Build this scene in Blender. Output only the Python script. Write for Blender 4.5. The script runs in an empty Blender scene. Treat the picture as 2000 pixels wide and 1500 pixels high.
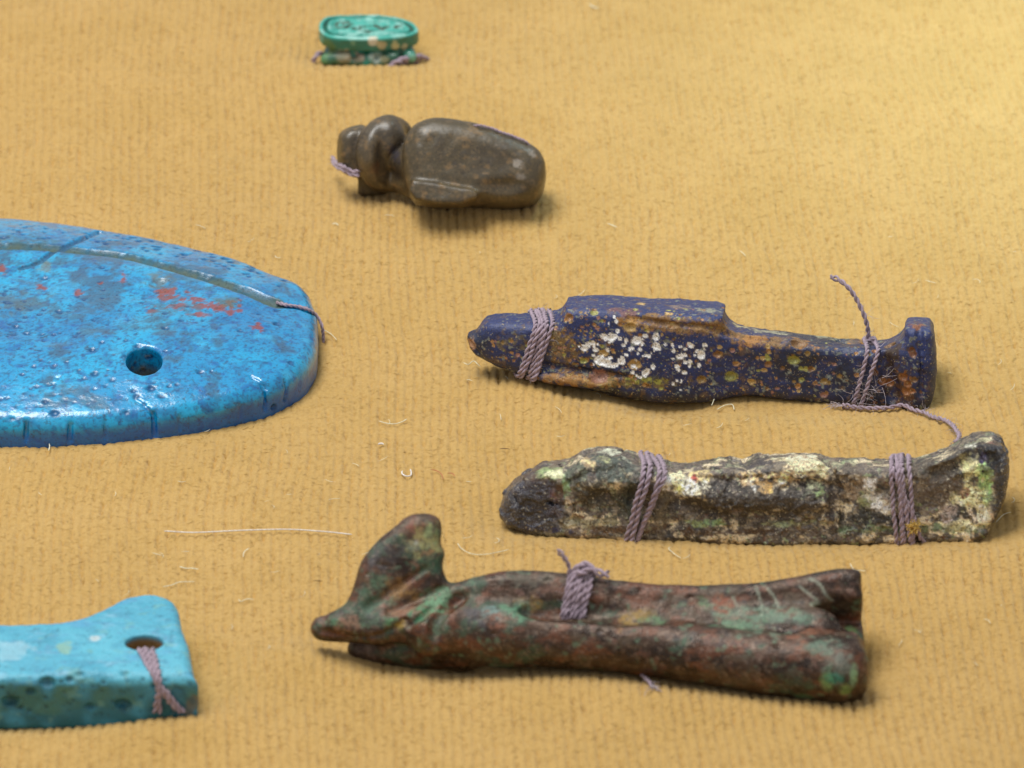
import bpy, math
import numpy as np
from mathutils import Vector

# ------------------------------------------------------------------ camera (1 unit = 1 cm)
ELEV = math.radians(28.0)
DIST = 60.0
WIDTH = 8.5
FPX = DIST / (WIDTH / 2000.0)
CAM = np.array([0.0, -DIST * math.cos(ELEV), DIST * math.sin(ELEV)])
FWD = np.array([0.0, math.cos(ELEV), -math.sin(ELEV)])
RIGHT = np.array([1.0, 0.0, 0.0])
UP = np.array([0.0, math.sin(ELEV), math.cos(ELEV)])

sc = bpy.context.scene
cam_data = bpy.data.cameras.new("camera")
cam = bpy.data.objects.new("camera", cam_data)
sc.collection.objects.link(cam)
cam.location = CAM
cam.rotation_euler = (math.pi / 2 - ELEV, 0, 0)
cam_data.sensor_width = 36.0
cam_data.lens = 36.0 * DIST / WIDTH
cam_data.clip_start = 1.0
cam_data.clip_end = 400.0
cam_data.dof.use_dof = True
cam_data.dof.focus_distance = 59.6
cam_data.dof.aperture_fstop = 0.72
sc.camera = cam

# ------------------------------------------------------------------ world: the dim room round the display case
world = bpy.data.worlds.new("World")
sc.world = world
world.use_nodes = True
wn = world.node_tree.nodes
wn["Background"].inputs[0].default_value = (0.95, 0.965, 1.0, 1)
wn["Background"].inputs[1].default_value = 0.46


def area_lamp(name, loc, target, size, power, color, size_y=None):
    l = bpy.data.lights.new(name, 'AREA')
    l.energy = power
    l.color = color
    l.size = size
    if size_y:
        l.shape = 'RECTANGLE'
        l.size_y = size_y
    o = bpy.data.objects.new(name, l)
    sc.collection.objects.link(o)
    o.location = loc
    o.rotation_euler = (Vector(target) - Vector(loc)).to_track_quat('-Z', 'Y').to_euler()
    return o


area_lamp("case_lamp", (-13, 4, 46), (0, 1, 0), 30, 24500, (1.0, 0.995, 0.965), 20)
sp = bpy.data.lights.new("corner_glow_spot", 'SPOT')  # added spot: brightens the upper right cloth, tinted to imitate glare haze
sp.energy = 38000
sp.color = (0.62, 0.92, 1.0)
sp.spot_size = math.radians(24)
sp.spot_blend = 1.0
sp.shadow_soft_size = 3.0
spo = bpy.data.objects.new("corner_glow_spot", sp)
sc.collection.objects.link(spo)
spo.location = (14, 18, 24)
spo.rotation_euler = (Vector((6.2, 6.4, 0)) - Vector(spo.location)).to_track_quat('-Z', 'Y').to_euler()

sc.view_settings.view_transform = 'Standard'
sc.view_settings.look = 'None'
sc.view_settings.exposure = 0.0
sc.view_settings.gamma = 1.0

# ------------------------------------------------------------------ small maths
rng = np.random.default_rng(7)


def ray(px, py):
    d = FWD + (px - 1000.0) / FPX * RIGHT - (py - 750.0) / FPX * UP
    return d


def P(px, py, z=0.0):
    d = ray(px, py)
    t = (z - CAM[2]) / d[2]
    return CAM + t * d


def on_plane(px, py, p0, n):
    d = ray(px, py)
    t = np.dot(np.asarray(p0) - CAM, n) / np.dot(d, n)
    return CAM + t * d


def col(r, g, b):
    c = np.array([r, g, b], float) / 255.0
    return np.where(c <= 0.04045, c / 12.92, ((c + 0.055) / 1.055) ** 2.4)


def sstep(a, b, x):
    t = np.clip((x - a) / (b - a), 0, 1)
    return t * t * (3 - 2 * t)


_LAT = {}


def vnoise(X, Y, Z, s, seed):
    """value noise, about -1..1, cell size s"""
    L = 32
    if seed not in _LAT:
        _LAT[seed] = np.random.default_rng(seed).uniform(-1, 1, (L, L, L)).astype(np.float32)
    G = _LAT[seed]
    x = X / s + 11.3; y = Y / s + 5.7; z = Z / s + 8.1
    xi = np.floor(x).astype(np.int32); yi = np.floor(y).astype(np.int32); zi = np.floor(z).astype(np.int32)
    fx = (x - xi).astype(np.float32); fy = (y - yi).astype(np.float32); fz = (z - zi).astype(np.float32)
    fx = fx * fx * (3 - 2 * fx); fy = fy * fy * (3 - 2 * fy); fz = fz * fz * (3 - 2 * fz)
    x0 = xi % L; x1 = (xi + 1) % L; y0 = yi % L; y1 = (yi + 1) % L; z0 = zi % L; z1 = (zi + 1) % L
    a = G[x0, y0, z0] * (1 - fx) + G[x1, y0, z0] * fx
    b = G[x0, y1, z0] * (1 - fx) + G[x1, y1, z0] * fx
    c = G[x0, y0, z1] * (1 - fx) + G[x1, y0, z1] * fx
    d = G[x0, y1, z1] * (1 - fx) + G[x1, y1, z1] * fx
    return (a * (1 - fy) + b * fy) * (1 - fz) + (c * (1 - fy) + d * fy) * fz


def fbm(X, Y, Z, s, seed, octv=3):
    t = 0; a = 1.0; n = 0
    for i in range(octv):
        t = t + a * vnoise(X, Y, Z, s / (2 ** i), seed + i)
        n += a; a *= 0.55
    return t / n * 1.35


# ------------------------------------------------------------------ solids carved in a grid
def smin(a, b, k):
    if k <= 0:
        return np.minimum(a, b)
    h = np.clip(0.5 + 0.5 * (b - a) / k, 0, 1)
    return b * (1 - h) + a * h - k * h * (1 - h)


def smax(a, b, k):
    return -smin(-a, -b, k)


def capsule(a, b, ra, rb=None):
    a = np.asarray(a, float); b = np.asarray(b, float)
    rb = ra if rb is None else rb
    ab = b - a; L2 = float(ab @ ab) + 1e-9

    def f(X, Y, Z):
        h = np.clip(((X - a[0]) * ab[0] + (Y - a[1]) * ab[1] + (Z - a[2]) * ab[2]) / L2, 0, 1)
        dx = X - a[0] - h * ab[0]; dy = Y - a[1] - h * ab[1]; dz = Z - a[2] - h * ab[2]
        return np.sqrt(dx * dx + dy * dy + dz * dz) - (ra + (rb - ra) * h)
    r = max(ra, rb)
    f.box = (np.minimum(a, b) - r, np.maximum(a, b) + r)
    return f


def frame(ax, up=(0, 0, 1)):
    ax = np.asarray(ax, float); ax = ax / np.linalg.norm(ax)
    up = np.asarray(up, float)
    v = up - (up @ ax) * ax; v /= np.linalg.norm(v)
    return ax, np.cross(v, ax), v


def ellipsoid(c, r, R=None):
    c = np.asarray(c, float); r = np.asarray(r, float)
    M = np.eye(3) if R is None else np.array(R)

    def f(X, Y, Z):
        dx = X - c[0]; dy = Y - c[1]; dz = Z - c[2]
        p = [(M[i][0] * dx + M[i][1] * dy + M[i][2] * dz) for i in range(3)]
        k0 = np.sqrt(sum((p[i] / r[i]) ** 2 for i in range(3))) + 1e-6
        k1 = np.sqrt(sum((p[i] / r[i] ** 2) ** 2 for i in range(3))) + 1e-6
        return k0 * (k0 - 1) / k1
    m = max(r)
    f.box = (c - m, c + m)
    return f


def rbox(c, half, rad, R=None):
    c = np.asarray(c, float); half = np.asarray(half, float)
    M = np.eye(3) if R is None else np.array(R)

    def f(X, Y, Z):
        dx = X - c[0]; dy = Y - c[1]; dz = Z - c[2]
        q = [np.abs(M[i][0] * dx + M[i][1] * dy + M[i][2] * dz) - half[i] + rad for i in range(3)]
        o = np.sqrt(sum(np.maximum(t, 0) ** 2 for t in q))
        return o + np.minimum(np.maximum(np.maximum(q[0], q[1]), q[2]), 0) - rad
    m = float(np.linalg.norm(half))
    f.box = (c - m, c + m)
    return f


def cylinder(c, axis, r, hl, rad=0.01, ry=None):
    """rounded (elliptic) cylinder about an axis"""
    c = np.asarray(c, float)
    a, s, v = frame(axis, (0, 1, 0.01) if abs(axis[2]) > 0.9 else (0, 0, 1))
    k = 1.0 if ry is None else r / ry

    def f(X, Y, Z):
        dx = X - c[0]; dy = Y - c[1]; dz = Z - c[2]
        w = dx * a[0] + dy * a[1] + dz * a[2]
        p = dx * s[0] + dy * s[1] + dz * s[2]
        q = (dx * v[0] + dy * v[1] + dz * v[2]) * k
        A = np.sqrt(p * p + q * q) - r + rad
        B = np.abs(w) - hl + rad
        return np.minimum(np.maximum(A, B), 0) + np.sqrt(np.maximum(A, 0) ** 2 + np.maximum(B, 0) ** 2) - rad
    m = math.hypot(max(r, ry or r), hl)
    f.box = (c - m, c + m)
    return f


def smooth_poly(pts, n=5):
    pts = np.asarray(pts, float); N = len(pts); out = []
    for i in range(N):
        p0, p1, p2, p3 = pts[i - 1], pts[i], pts[(i + 1) % N], pts[(i + 2) % N]
        for k in range(n):
            t = k / n
            out.append(0.5 * (2 * p1 + (p2 - p0) * t + (2 * p0 - 5 * p1 + 4 * p2 - p3) * t * t + (3 * p1 - p0 - 3 * p2 + p3) * t ** 3))
    return np.array(out)


def poly_sdf_grid(poly, lo, hi, h):
    nx = int((hi[0] - lo[0]) / h) + 2; ny = int((hi[1] - lo[1]) / h) + 2
    X, Y = np.meshgrid(lo[0] + np.arange(nx) * h, lo[1] + np.arange(ny) * h, indexing='ij')
    d = np.full(X.shape, 1e9); s = np.ones(X.shape)
    N = len(poly)
    for i in range(N):
        a = poly[i]; b = poly[i - 1]
        e = b - a; wx = X - a[0]; wy = Y - a[1]
        t = np.clip((wx * e[0] + wy * e[1]) / (e @ e + 1e-12), 0, 1)
        bx = wx - e[0] * t; by = wy - e[1] * t
        d = np.minimum(d, bx * bx + by * by)
        c1 = Y >= a[1]; c2 = Y < b[1]; c3 = e[0] * wy > e[1] * wx
        flip = (c1 & c2 & c3) | (~c1 & ~c2 & ~c3)
        s = np.where(flip, -s, s)
    return np.sqrt(d) * s


def prism(pts3, n, T, rad, smooth=4, off=0.0, wscale=1.0):
    """a closed outline given as 3-D points on a plane of normal n, thickened by T on both sides, edge rounded by rad"""
    pts3 = np.asarray(pts3, float)
    n = np.asarray(n, float); n = n / np.linalg.norm(n)
    u = np.array([1.0, 0, 0]); u = u - (u @ n) * n; u /= np.linalg.norm(u)
    v = np.cross(n, u)
    o = pts3.mean(0)
    q = np.stack([(pts3 - o) @ u, (pts3 - o) @ v], 1)
    if smooth:
        q = smooth_poly(q, smooth)
    pad = 0.35
    lo = q.min(0) - pad; hi = q.max(0) + pad; h = 0.012
    G = poly_sdf_grid(q, lo, hi, h).astype(np.float32)

    def d2(X, Y, Z):
        dx = X - o[0]; dy = Y - o[1]; dz = Z - o[2]
        a = (dx * u[0] + dy * u[1] + dz * u[2] - lo[0]) / h
        b = (dx * v[0] + dy * v[1] + dz * v[2] - lo[1]) / h
        a = np.clip(a, 0, G.shape[0] - 1.001); b = np.clip(b, 0, G.shape[1] - 1.001)
        ai = a.astype(np.int32); bi = b.astype(np.int32); fa = a - ai; fb = b - bi
        return (G[ai, bi] * (1 - fa) + G[ai + 1, bi] * fa) * (1 - fb) + (G[ai, bi + 1] * (1 - fa) + G[ai + 1, bi + 1] * fa) * fb

    def f(X, Y, Z):
        w = ((X - o[0]) * n[0] + (Y - o[1]) * n[1] + (Z - o[2]) * n[2] - off) * wscale
        TT = T(X, Y, Z) if callable(T) else T
        A = d2(X, Y, Z) + rad
        B = np.abs(w) - TT + rad
        return np.minimum(np.maximum(A, B), 0) + np.sqrt(np.maximum(A, 0) ** 2 + np.maximum(B, 0) ** 2) - rad
    f.d2 = d2
    f.box = None
    return f


class Vol:
    def __init__(s, lo, hi, h):
        s.lo = np.asarray(lo, float); s.h = h
        s.n = (np.ceil((np.asarray(hi) - s.lo) / h)).astype(int) + 1
        s.f = np.full(s.n, 1.0, np.float32)

    def _sl(s, box, m):
        if box is None:
            return tuple(slice(0, k) for k in s.n)
        a = np.clip(((box[0] - m - s.lo) / s.h).astype(int), 0, s.n)
        b = np.clip(((box[1] + m - s.lo) / s.h).astype(int) + 2, 0, s.n)
        return tuple(slice(int(a[i]), int(b[i])) for i in range(3))

    def _grid(s, sl):
        ax = [(s.lo[i] + np.arange(sl[i].start, sl[i].stop) * s.h).astype(np.float32) for i in range(3)]
        return np.meshgrid(*ax, indexing='ij', sparse=True)

    def add(s, fn, k=0.0):
        sl = s._sl(fn.box, 0.25 + k)
        if any(q.stop <= q.start for q in sl): return s
        s.f[sl] = smin(s.f[sl], fn(*s._grid(sl)), k)
        return s

    def cut(s, fn, k=0.0):
        sl = s._sl(fn.box, 0.02 + k)
        if any(q.stop <= q.start for q in sl): return s
        s.f[sl] = smax(s.f[sl], -fn(*s._grid(sl)), k)
        return s

    def clip(s, p, n, k=0.0):
        """remove everything on the side of p that n points to"""
        n = np.asarray(n, float); n /= np.linalg.norm(n)
        X, Y, Z = s._grid(s._sl(None, 0))
        s.f = smax(s.f, ((X - p[0]) * n[0] + (Y - p[1]) * n[1] + (Z - p[2]) * n[2]).astype(np.float32), k)
        return s

    def displace(s, fn, band=0.12):
        idx = np.nonzero(np.abs(s.f) < band)
        X, Y, Z = (s.lo[i] + idx[i] * s.h for i in range(3))
        s.f[idx] += fn(X, Y, Z).astype(np.float32)
        return s

    def sample(s, Q):
        g = (Q - s.lo) / s.h
        inside = np.all((g >= 0) & (g <= s.n - 1.001), axis=1)
        g = np.clip(g, 0, s.n - 1.001)
        i = g.astype(np.int32); fr = g - i
        r = 0
        for dx in (0, 1):
            for dy in (0, 1):
                for dz in (0, 1):
                    w = (fr[:, 0] if dx else 1 - fr[:, 0]) * (fr[:, 1] if dy else 1 - fr[:, 1]) * (fr[:, 2] if dz else 1 - fr[:, 2])
                    r = r + w * s.f[i[:, 0] + dx, i[:, 1] + dy, i[:, 2] + dz]
        return np.where(inside, r, 0.3)

    def grad(s, Q):
        e = s.h * 0.75
        g = np.stack([s.sample(Q + e * v) - s.sample(Q - e * v) for v in np.eye(3)], 1)
        return g / (np.linalg.norm(g, axis=1, keepdims=True) + 1e-9)

    def march(s, O, D, tmax, step=0.8):
        t = np.zeros(len(O))
        for _ in range(140):
            d = s.sample(O + t[:, None] * D)
            t = t + np.clip(d * step, -0.02, 0.25)
            if np.all((np.abs(d) < 1e-3) | (t > tmax)): break
        Q = O + t[:, None] * D
        ok = (np.abs(s.sample(Q)) < 0.01) & (t < tmax)
        return Q, ok

    def hit(s, px, py):
        """surface points behind image points of the photograph"""
        px = np.atleast_1d(np.asarray(px, float)); py = np.atleast_1d(np.asarray(py, float))
        D = FWD[None] + (px[:, None] - 1000) / FPX * RIGHT[None] - (py[:, None] - 750) / FPX * UP[None]
        D = D / np.linalg.norm(D, axis=1, keepdims=True)
        c = s.lo + s.n * s.h / 2
        t0 = np.linalg.norm(c - CAM) - 4.0
        return s.march(CAM[None] + t0 * D, D, 8.0)

    def mesh(s):
        f = s.f
        sg = f < 0
        c = np.zeros(tuple(k - 1 for k in f.shape), np.uint8)
        nx, ny, nz = c.shape
        offs = [(dx, dy, dz) for dx in (0, 1) for dy in (0, 1) for dz in (0, 1)]
        for dx, dy, dz in offs:
            c += sg[dx:dx + nx, dy:dy + ny, dz:dz + nz]
        act = (c > 0) & (c < 8)
        I = np.argwhere(act)
        ids = np.full(c.shape, -1, np.int64); ids[act] = np.arange(len(I))
        acc = np.zeros((len(I), 3)); cnt = np.zeros(len(I))
        for a in offs:
            for ax in range(3):
                if a[ax]: continue
                b = list(a); b[ax] = 1
                fa = f[I[:, 0] + a[0], I[:, 1] + a[1], I[:, 2] + a[2]]
                fb = f[I[:, 0] + b[0], I[:, 1] + b[1], I[:, 2] + b[2]]
                m = (fa < 0) != (fb < 0)
                t = np.where(m, fa / np.where(m, fa - fb, 1), 0)
                p = np.tile(np.array(a, float), (len(I), 1)); p[:, ax] += t
                acc[m] += p[m]; cnt += m
        V = s.lo + (I + acc / cnt[:, None]) * s.h
        quads = []
        for ax in range(3):
            o1, o2 = [(1, 2), (2, 0), (0, 1)][ax]
            sl0 = [slice(None)] * 3; sl1 = [slice(None)] * 3
            sl0[ax] = slice(0, -1); sl1[ax] = slice(1, None)
            s0 = sg[tuple(sl0)]; s1 = sg[tuple(sl1)]
            E = np.argwhere(s0 != s1)
            E = E[(E[:, o1] > 0) & (E[:, o2] > 0) & (E[:, o1] < f.shape[o1] - 1) & (E[:, o2] < f.shape[o2] - 1)]
            flip = sg[tuple(E.T)]
            q = []
            for d1, d2 in ((0, 0), (1, 0), (1, 1), (0, 1)):
                k = E.copy(); k[:, o1] -= d1; k[:, o2] -= d2
                q.append(ids[tuple(k.T)])
            q = np.stack(q, 1)
            q[flip] = q[flip][:, ::-1]
            quads.append(q[:, ::-1])
        return V, np.concatenate(quads)


# ------------------------------------------------------------------ objects and materials
def link(o, parent=None):
    sc.collection.objects.link(o)
    if parent is not None:
        o.parent = parent
    return o


def tag(o, label=None, cat=None, group=None, kind=None):
    if label: o["label"] = label
    if cat: o["category"] = cat
    if group: o["group"] = group
    if kind: o["kind"] = kind
    return o


def empty(name, loc):
    o = bpy.data.objects.new(name, None)
    o.empty_display_size = 0.3
    link(o)
    o.location = loc
    return o


def make_mesh(name, V, F, mat, parent=None, smooth=True, attrs=None):
    V = np.asarray(V, np.float32); F = np.asarray(F, np.int32)
    if parent is not None:
        V = V - np.array(parent.matrix_world.translation if parent.parent else parent.location, np.float32)
    me = bpy.data.meshes.new(name)
    n, k = F.shape
    me.vertices.add(len(V)); me.vertices.foreach_set("co", V.ravel())
    me.loops.add(n * k); me.loops.foreach_set("vertex_index", F.ravel())
    me.polygons.add(n)
    me.polygons.foreach_set("loop_start", np.arange(0, n * k, k, dtype=np.int32))
    me.polygons.foreach_set("loop_total", np.full(n, k, np.int32))
    me.update(calc_edges=True)
    me.polygons.foreach_set("use_smooth", np.full(n, smooth))
    for an, A in (attrs or {}).items():
        at = me.attributes.new(an, 'FLOAT_COLOR', 'POINT')
        B = np.ones((len(V), 4), np.float32); B[:, :A.shape[1]] = A
        at.data.foreach_set("color", B.ravel())
    me.materials.append(mat)
    o = bpy.data.objects.new(name, me)
    link(o, parent)
    return o


def split_body(root, V, F, mat, attrs, vol, names, region):
    """one carved body cut into its named parts along region(x, y, z) -> index"""
    N = vol.grad(V)
    c = V[F].mean(1)
    idx = region(c[:, 0], c[:, 1], c[:, 2]) if region else np.zeros(len(F), int)
    for k, nm in enumerate(names):
        f = F[idx == k]
        if len(f) == 0: continue
        used, inv = np.unique(f, return_inverse=True)
        o = make_mesh(nm, V[used], inv.reshape(f.shape), mat, root, attrs={a: A[used] for a, A in attrs.items()})
        o.data.normals_split_custom_set_from_vertices(N[used].astype(np.float32))
    return root


def pxx(x, y=700):
    return P(x, y)[0]


def nodes_of(name):
    m = bpy.data.materials.new(name); m.use_nodes = True
    nt = m.node_tree
    return m, nt, nt.nodes["Principled BSDF"]


def surface_material(name, bump=((40, 0.4, 0.01),), var=0.18, var_scale=30, spec=0.5, coat_rough=0.08, sss=0.0, grit=0.0, grit_scale=110, chip=0.0, chip_col=(0.7, 0.65, 0.5)):
    """colour, roughness, metal and glaze come from the worn surface's own marks (attributes 'stain' and 'finish'); nodes add the finest grain"""
    m, nt, b = nodes_of(name)
    N, L = nt.nodes, nt.links
    a = N.new("ShaderNodeAttribute"); a.attribute_name = "stain_and_light"
    p = N.new("ShaderNodeAttribute"); p.attribute_name = "finish"
    tc = N.new("ShaderNodeTexCoord")
    nz = N.new("ShaderNodeTexNoise"); nz.inputs["Scale"].default_value = var_scale; nz.inputs["Detail"].default_value = 5
    nz.inputs["Roughness"].default_value = 0.7
    L.new(tc.outputs["Object"], nz.inputs["Vector"])
    mr = N.new("ShaderNodeMapRange"); mr.inputs[1].default_value = 0.3; mr.inputs[2].default_value = 0.7
    mr.inputs[3].default_value = 1 - var; mr.inputs[4].default_value = 1 + var
    L.new(nz.outputs[0], mr.inputs[0])
    mx = N.new("ShaderNodeVectorMath"); mx.operation = 'SCALE'
    L.new(a.outputs["Color"], mx.inputs[0]); L.new(mr.outputs[0], mx.inputs["Scale"])
    outc = mx.outputs[0]
    for amt_, sc_, c_, lo_, hi_ in ((grit, grit_scale, (0.02, 0.017, 0.015), 0.56, 0.64), (chip, grit_scale * 0.8, chip_col, 0.62, 0.67)):
        if amt_ <= 0: continue
        gn = N.new("ShaderNodeTexNoise"); gn.inputs["Scale"].default_value = sc_; gn.inputs["Detail"].default_value = 3; gn.inputs["Roughness"].default_value = 0.65
        L.new(tc.outputs["Object"], gn.inputs["Vector"])
        gm = N.new("ShaderNodeMapRange"); gm.inputs[1].default_value = lo_; gm.inputs[2].default_value = hi_; gm.inputs[4].default_value = amt_
        L.new(gn.outputs[0], gm.inputs[0])
        mc = N.new("ShaderNodeMix"); mc.data_type = 'RGBA'
        L.new(gm.outputs[0], mc.inputs[0]); L.new(outc, mc.inputs[6]); mc.inputs[7].default_value = (*c_, 1)
        outc = mc.outputs[2]
    L.new(outc, b.inputs["Base Color"])
    sx = N.new("ShaderNodeSeparateColor"); L.new(p.outputs["Color"], sx.inputs[0])
    L.new(sx.outputs[0], b.inputs["Roughness"]); L.new(sx.outputs[1], b.inputs["Metallic"]); L.new(sx.outputs[2], b.inputs["Coat Weight"])
    b.inputs["Coat Roughness"].default_value = coat_rough
    b.inputs["Specular IOR Level"].default_value = spec
    if sss:
        b.inputs["Subsurface Weight"].default_value = sss
        b.inputs["Subsurface Radius"].default_value = (0.03, 0.06, 0.08)
        b.inputs["Subsurface Scale"].default_value = 1.0
    prev = None
    for s, st, d in bump:
        t = N.new("ShaderNodeTexNoise"); t.inputs["Scale"].default_value = s; t.inputs["Detail"].default_value = 4
        t.inputs["Roughness"].default_value = 0.6
        L.new(tc.outputs["Object"], t.inputs["Vector"])
        bp = N.new("ShaderNodeBump"); bp.inputs["Strength"].default_value = st; bp.inputs["Distance"].default_value = d
        L.new(t.outputs[0], bp.inputs["Height"])
        if prev: L.new(prev.outputs[0], bp.inputs["Normal"])
        prev = bp
    L.new(prev.outputs[0], b.inputs["Normal"])
    L.new(prev.outputs[0], b.inputs["Coat Normal"])
    return m


class Paint:
    """stains of the object itself and some painted light and shade, laid at points of its surface"""

    def __init__(s, V, base, rough=0.5, metal=0.0, coat=0.0):
        s.V = V; s.X, s.Y, s.Z = V.T
        s.c = np.tile(np.asarray(base, float), (len(V), 1))
        s.p = np.tile([rough, metal, coat], (len(V), 1)).astype(float)

    def mix(s, mask, c, fin=None):
        m = np.clip(mask, 0, 1)[:, None]
        s.c = s.c * (1 - m) + np.asarray(c) * m
        if fin is not None:
            s.p = s.p * (1 - m) + np.asarray(fin, float) * m

    def noise(s, lo, hi, scale, seed, c, fin=None, stretch=(1, 1, 1), amt=1.0, octv=3):
        n = fbm(s.X / stretch[0], s.Y / stretch[1], s.Z / stretch[2], scale, seed, octv)
        s.mix(sstep(lo, hi, n) * amt, c, fin)

    def blob(s, p, r, c, fin=None, warp=0.5, wscale=0.08, soft=0.18, seed=5, amt=1.0, speckle=0.0, sp_scale=0.035):
        r = np.atleast_1d(np.asarray(r, float)); r = np.repeat(r, 3) if len(r) == 1 else r
        d = (s.V - p) / r
        k = np.linalg.norm(d, axis=1)
        I = k < 2.2
        k = k[I] + warp * fbm(s.X[I], s.Y[I], s.Z[I], wscale, seed, 3)
        mm = sstep(1 + soft, 1 - soft, k)
        if speckle:
            nz = fbm(s.X[I], s.Y[I], s.Z[I], sp_scale, seed + 7, 3)
            mm = mm * (1 - speckle + speckle * sstep(-0.12, 0.10, nz + 0.5 * (0.75 - k)))
        m = np.zeros(len(s.V)); m[I] = mm
        s.mix(m * amt, c, fin)

    def attrs(s):
        return {"stain_and_light": np.clip(s.c, 0, 1), "finish": np.clip(s.p, 0, 1)}


def box_of(pxs, z0, z1, pad=0.1):
    a = np.array([P(x, y, z) for x, y in pxs for z in (z0, z1)])
    return a.min(0) - pad, a.max(0) + pad


# ------------------------------------------------------------------ thread
def resample(pts, ds):
    pts = np.asarray(pts, float)
    d = np.r_[0, np.cumsum(np.linalg.norm(np.diff(pts, axis=0), axis=1))]
    n = max(3, int(d[-1] / ds) + 1)
    t = np.linspace(0, d[-1], n)
    return np.stack([np.interp(t, d, pts[:, i]) for i in range(3)], 1), t


def spline(pts, n=10):
    pts = np.asarray(pts, float)
    e = np.vstack([2 * pts[0] - pts[1], pts, 2 * pts[-1] - pts[-2]])
    out = []
    for i in range(1, len(e) - 2):
        p0, p1, p2, p3 = e[i - 1:i + 3]
        for k in range(n):
            t = k / n
            out.append(0.5 * (2 * p1 + (p2 - p0) * t + (2 * p0 - 5 * p1 + 4 * p2 - p3) * t * t + (3 * p1 - p0 - 3 * p2 + p3) * t ** 3))
    out.append(pts[-1])
    return np.array(out)


def frames(pts):
    T = np.gradient(pts, axis=0); T /= np.linalg.norm(T, axis=1, keepdims=True) + 1e-9
    n = np.cross(T[0], [0.13, 0.2, 0.97]); n /= np.linalg.norm(n) + 1e-9
    Ns = []
    for t in T:
        n = n - (n @ t) * t; n /= np.linalg.norm(n) + 1e-9
        Ns.append(n)
    Ns = np.array(Ns)
    return T, Ns, np.cross(T, Ns)


def tube(pts, r, sides=6, taper=None):
    T, N, B = frames(pts)
    n = len(pts)
    rr = np.full(n, r) if taper is None else r * taper
    a = np.arange(sides) / sides * 2 * math.pi
    V = pts[:, None] + rr[:, None, None] * (np.cos(a)[None, :, None] * N[:, None] + np.sin(a)[None, :, None] * B[:, None])
    V = V.reshape(-1, 3)
    i = np.arange(n - 1)[:, None] * sides; j = np.arange(sides)[None]; j2 = (j + 1) % sides
    F = np.stack([i + j, i + j2, i + sides + j2, i + sides + j], -1).reshape(-1, 4)
    return V, F


def join(parts):
    Vs, Fs, o = [], [], 0
    for V, F in parts:
        Vs.append(V); Fs.append(F + o); o += len(V)
    return np.concatenate(Vs), np.concatenate(Fs)


def yarn(pts, r, pitch=None, plies=2, wob=0.1, seed=0, fray=(0, 0)):
    """twisted yarn along a path"""
    pitch = pitch or r * 6.5
    pts, t = resample(pts, pitch / 11)
    g = np.random.default_rng(seed)
    ph = g.uniform(0, 6)
    pts = pts + r * wob * 4 * np.stack([vnoise(t, t * 0 + k * 3.3 + ph, t * 0, r * 7, 60) for k in range(3)], 1)
    T, N, B = frames(pts)
    out = []
    for k in range(plies):
        a = 2 * math.pi * (t / pitch + k / plies) + ph + 0.8 * vnoise(t, t * 0 + ph, t * 0, r * 9, 61)
        off = r * (0.53 if plies == 2 else 0.58)
        sp = np.ones_like(t)
        if fray[0]: sp = sp + fray[0] * sstep(r * 7, 0, t)
        if fray[1]: sp = sp + fray[1] * sstep(t[-1] - r * 7, t[-1], t)
        q = pts + (off * sp)[:, None] * (np.cos(a)[:, None] * N + np.sin(a)[:, None] * B)
        out.append(tube(q, r * (0.56 if plies == 2 else 0.5), 7))
    return join(out), pts


def fuzz_on(pts, r, n, seed, length=0.09, fr=0.0018, lift=1.0):
    n = int(n * 2.2)
    g = np.random.default_rng(seed)
    out = []
    for _ in range(n):
        p = pts[g.integers(len(pts))] + g.normal(0, r * 0.7, 3)
        if g.random() < .5: length_k = .6
        else: length_k = 1.0
        d = g.normal(0, 1, 3); d[2] = d[2] * 0.7 + 0.25 * lift; d /= np.linalg.norm(d)
        l = length * length_k * g.uniform(0.35, 1.3)
        b = g.normal(0, 1, 3) * 0.6; b2 = g.normal(0, 1, 3) * 0.6
        q = [p]
        for k in range(5):
            d = d + (b if k < 3 else b2) * 0.45; d /= np.linalg.norm(d)
            q.append(q[-1] + d * l / 5)
        out.append(tube(np.array(q), fr, 3, np.linspace(1, 0.35, 6)))
    return join(out)


def thread_material(name, c, rough=0.85):
    m, nt, b = nodes_of(name)
    N, L = nt.nodes, nt.links
    tc = N.new("ShaderNodeTexCoord")
    nz = N.new("ShaderNodeTexNoise"); nz.inputs["Scale"].default_value = 55; nz.inputs["Detail"].default_value = 4
    L.new(tc.outputs["Object"], nz.inputs["Vector"])
    r = N.new("ShaderNodeValToRGB")
    r.color_ramp.elements[0].position = 0.3; r.color_ramp.elements[0].color = (*(c * 0.72), 1)
    r.color_ramp.elements[1].position = 0.72; r.color_ramp.elements[1].color = (*np.clip(c * 1.3, 0, 1), 1)
    L.new(nz.outputs[0], r.inputs[0]); L.new(r.outputs[0], b.inputs["Base Color"])
    b.inputs["Roughness"].default_value = rough
    b.inputs["Sheen Weight"].default_value = 0.35
    b.inputs["Sheen Roughness"].default_value = 0.4
    b.inputs["Specular IOR Level"].default_value = 0.25
    bp = N.new("ShaderNodeBump"); bp.inputs["Strength"].default_value = 0.5; bp.inputs["Distance"].default_value = 0.004
    n2 = N.new("ShaderNodeTexNoise"); n2.inputs["Scale"].default_value = 160
    L.new(tc.outputs["Object"], n2.inputs["Vector"]); L.new(n2.outputs[0], bp.inputs["Height"]); L.new(bp.outputs[0], b.inputs["Normal"])
    return m


THREAD = thread_material("mauve_thread", col(164, 146, 158))
FUZZ = thread_material("mauve_fuzz", col(186, 172, 176))


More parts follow.
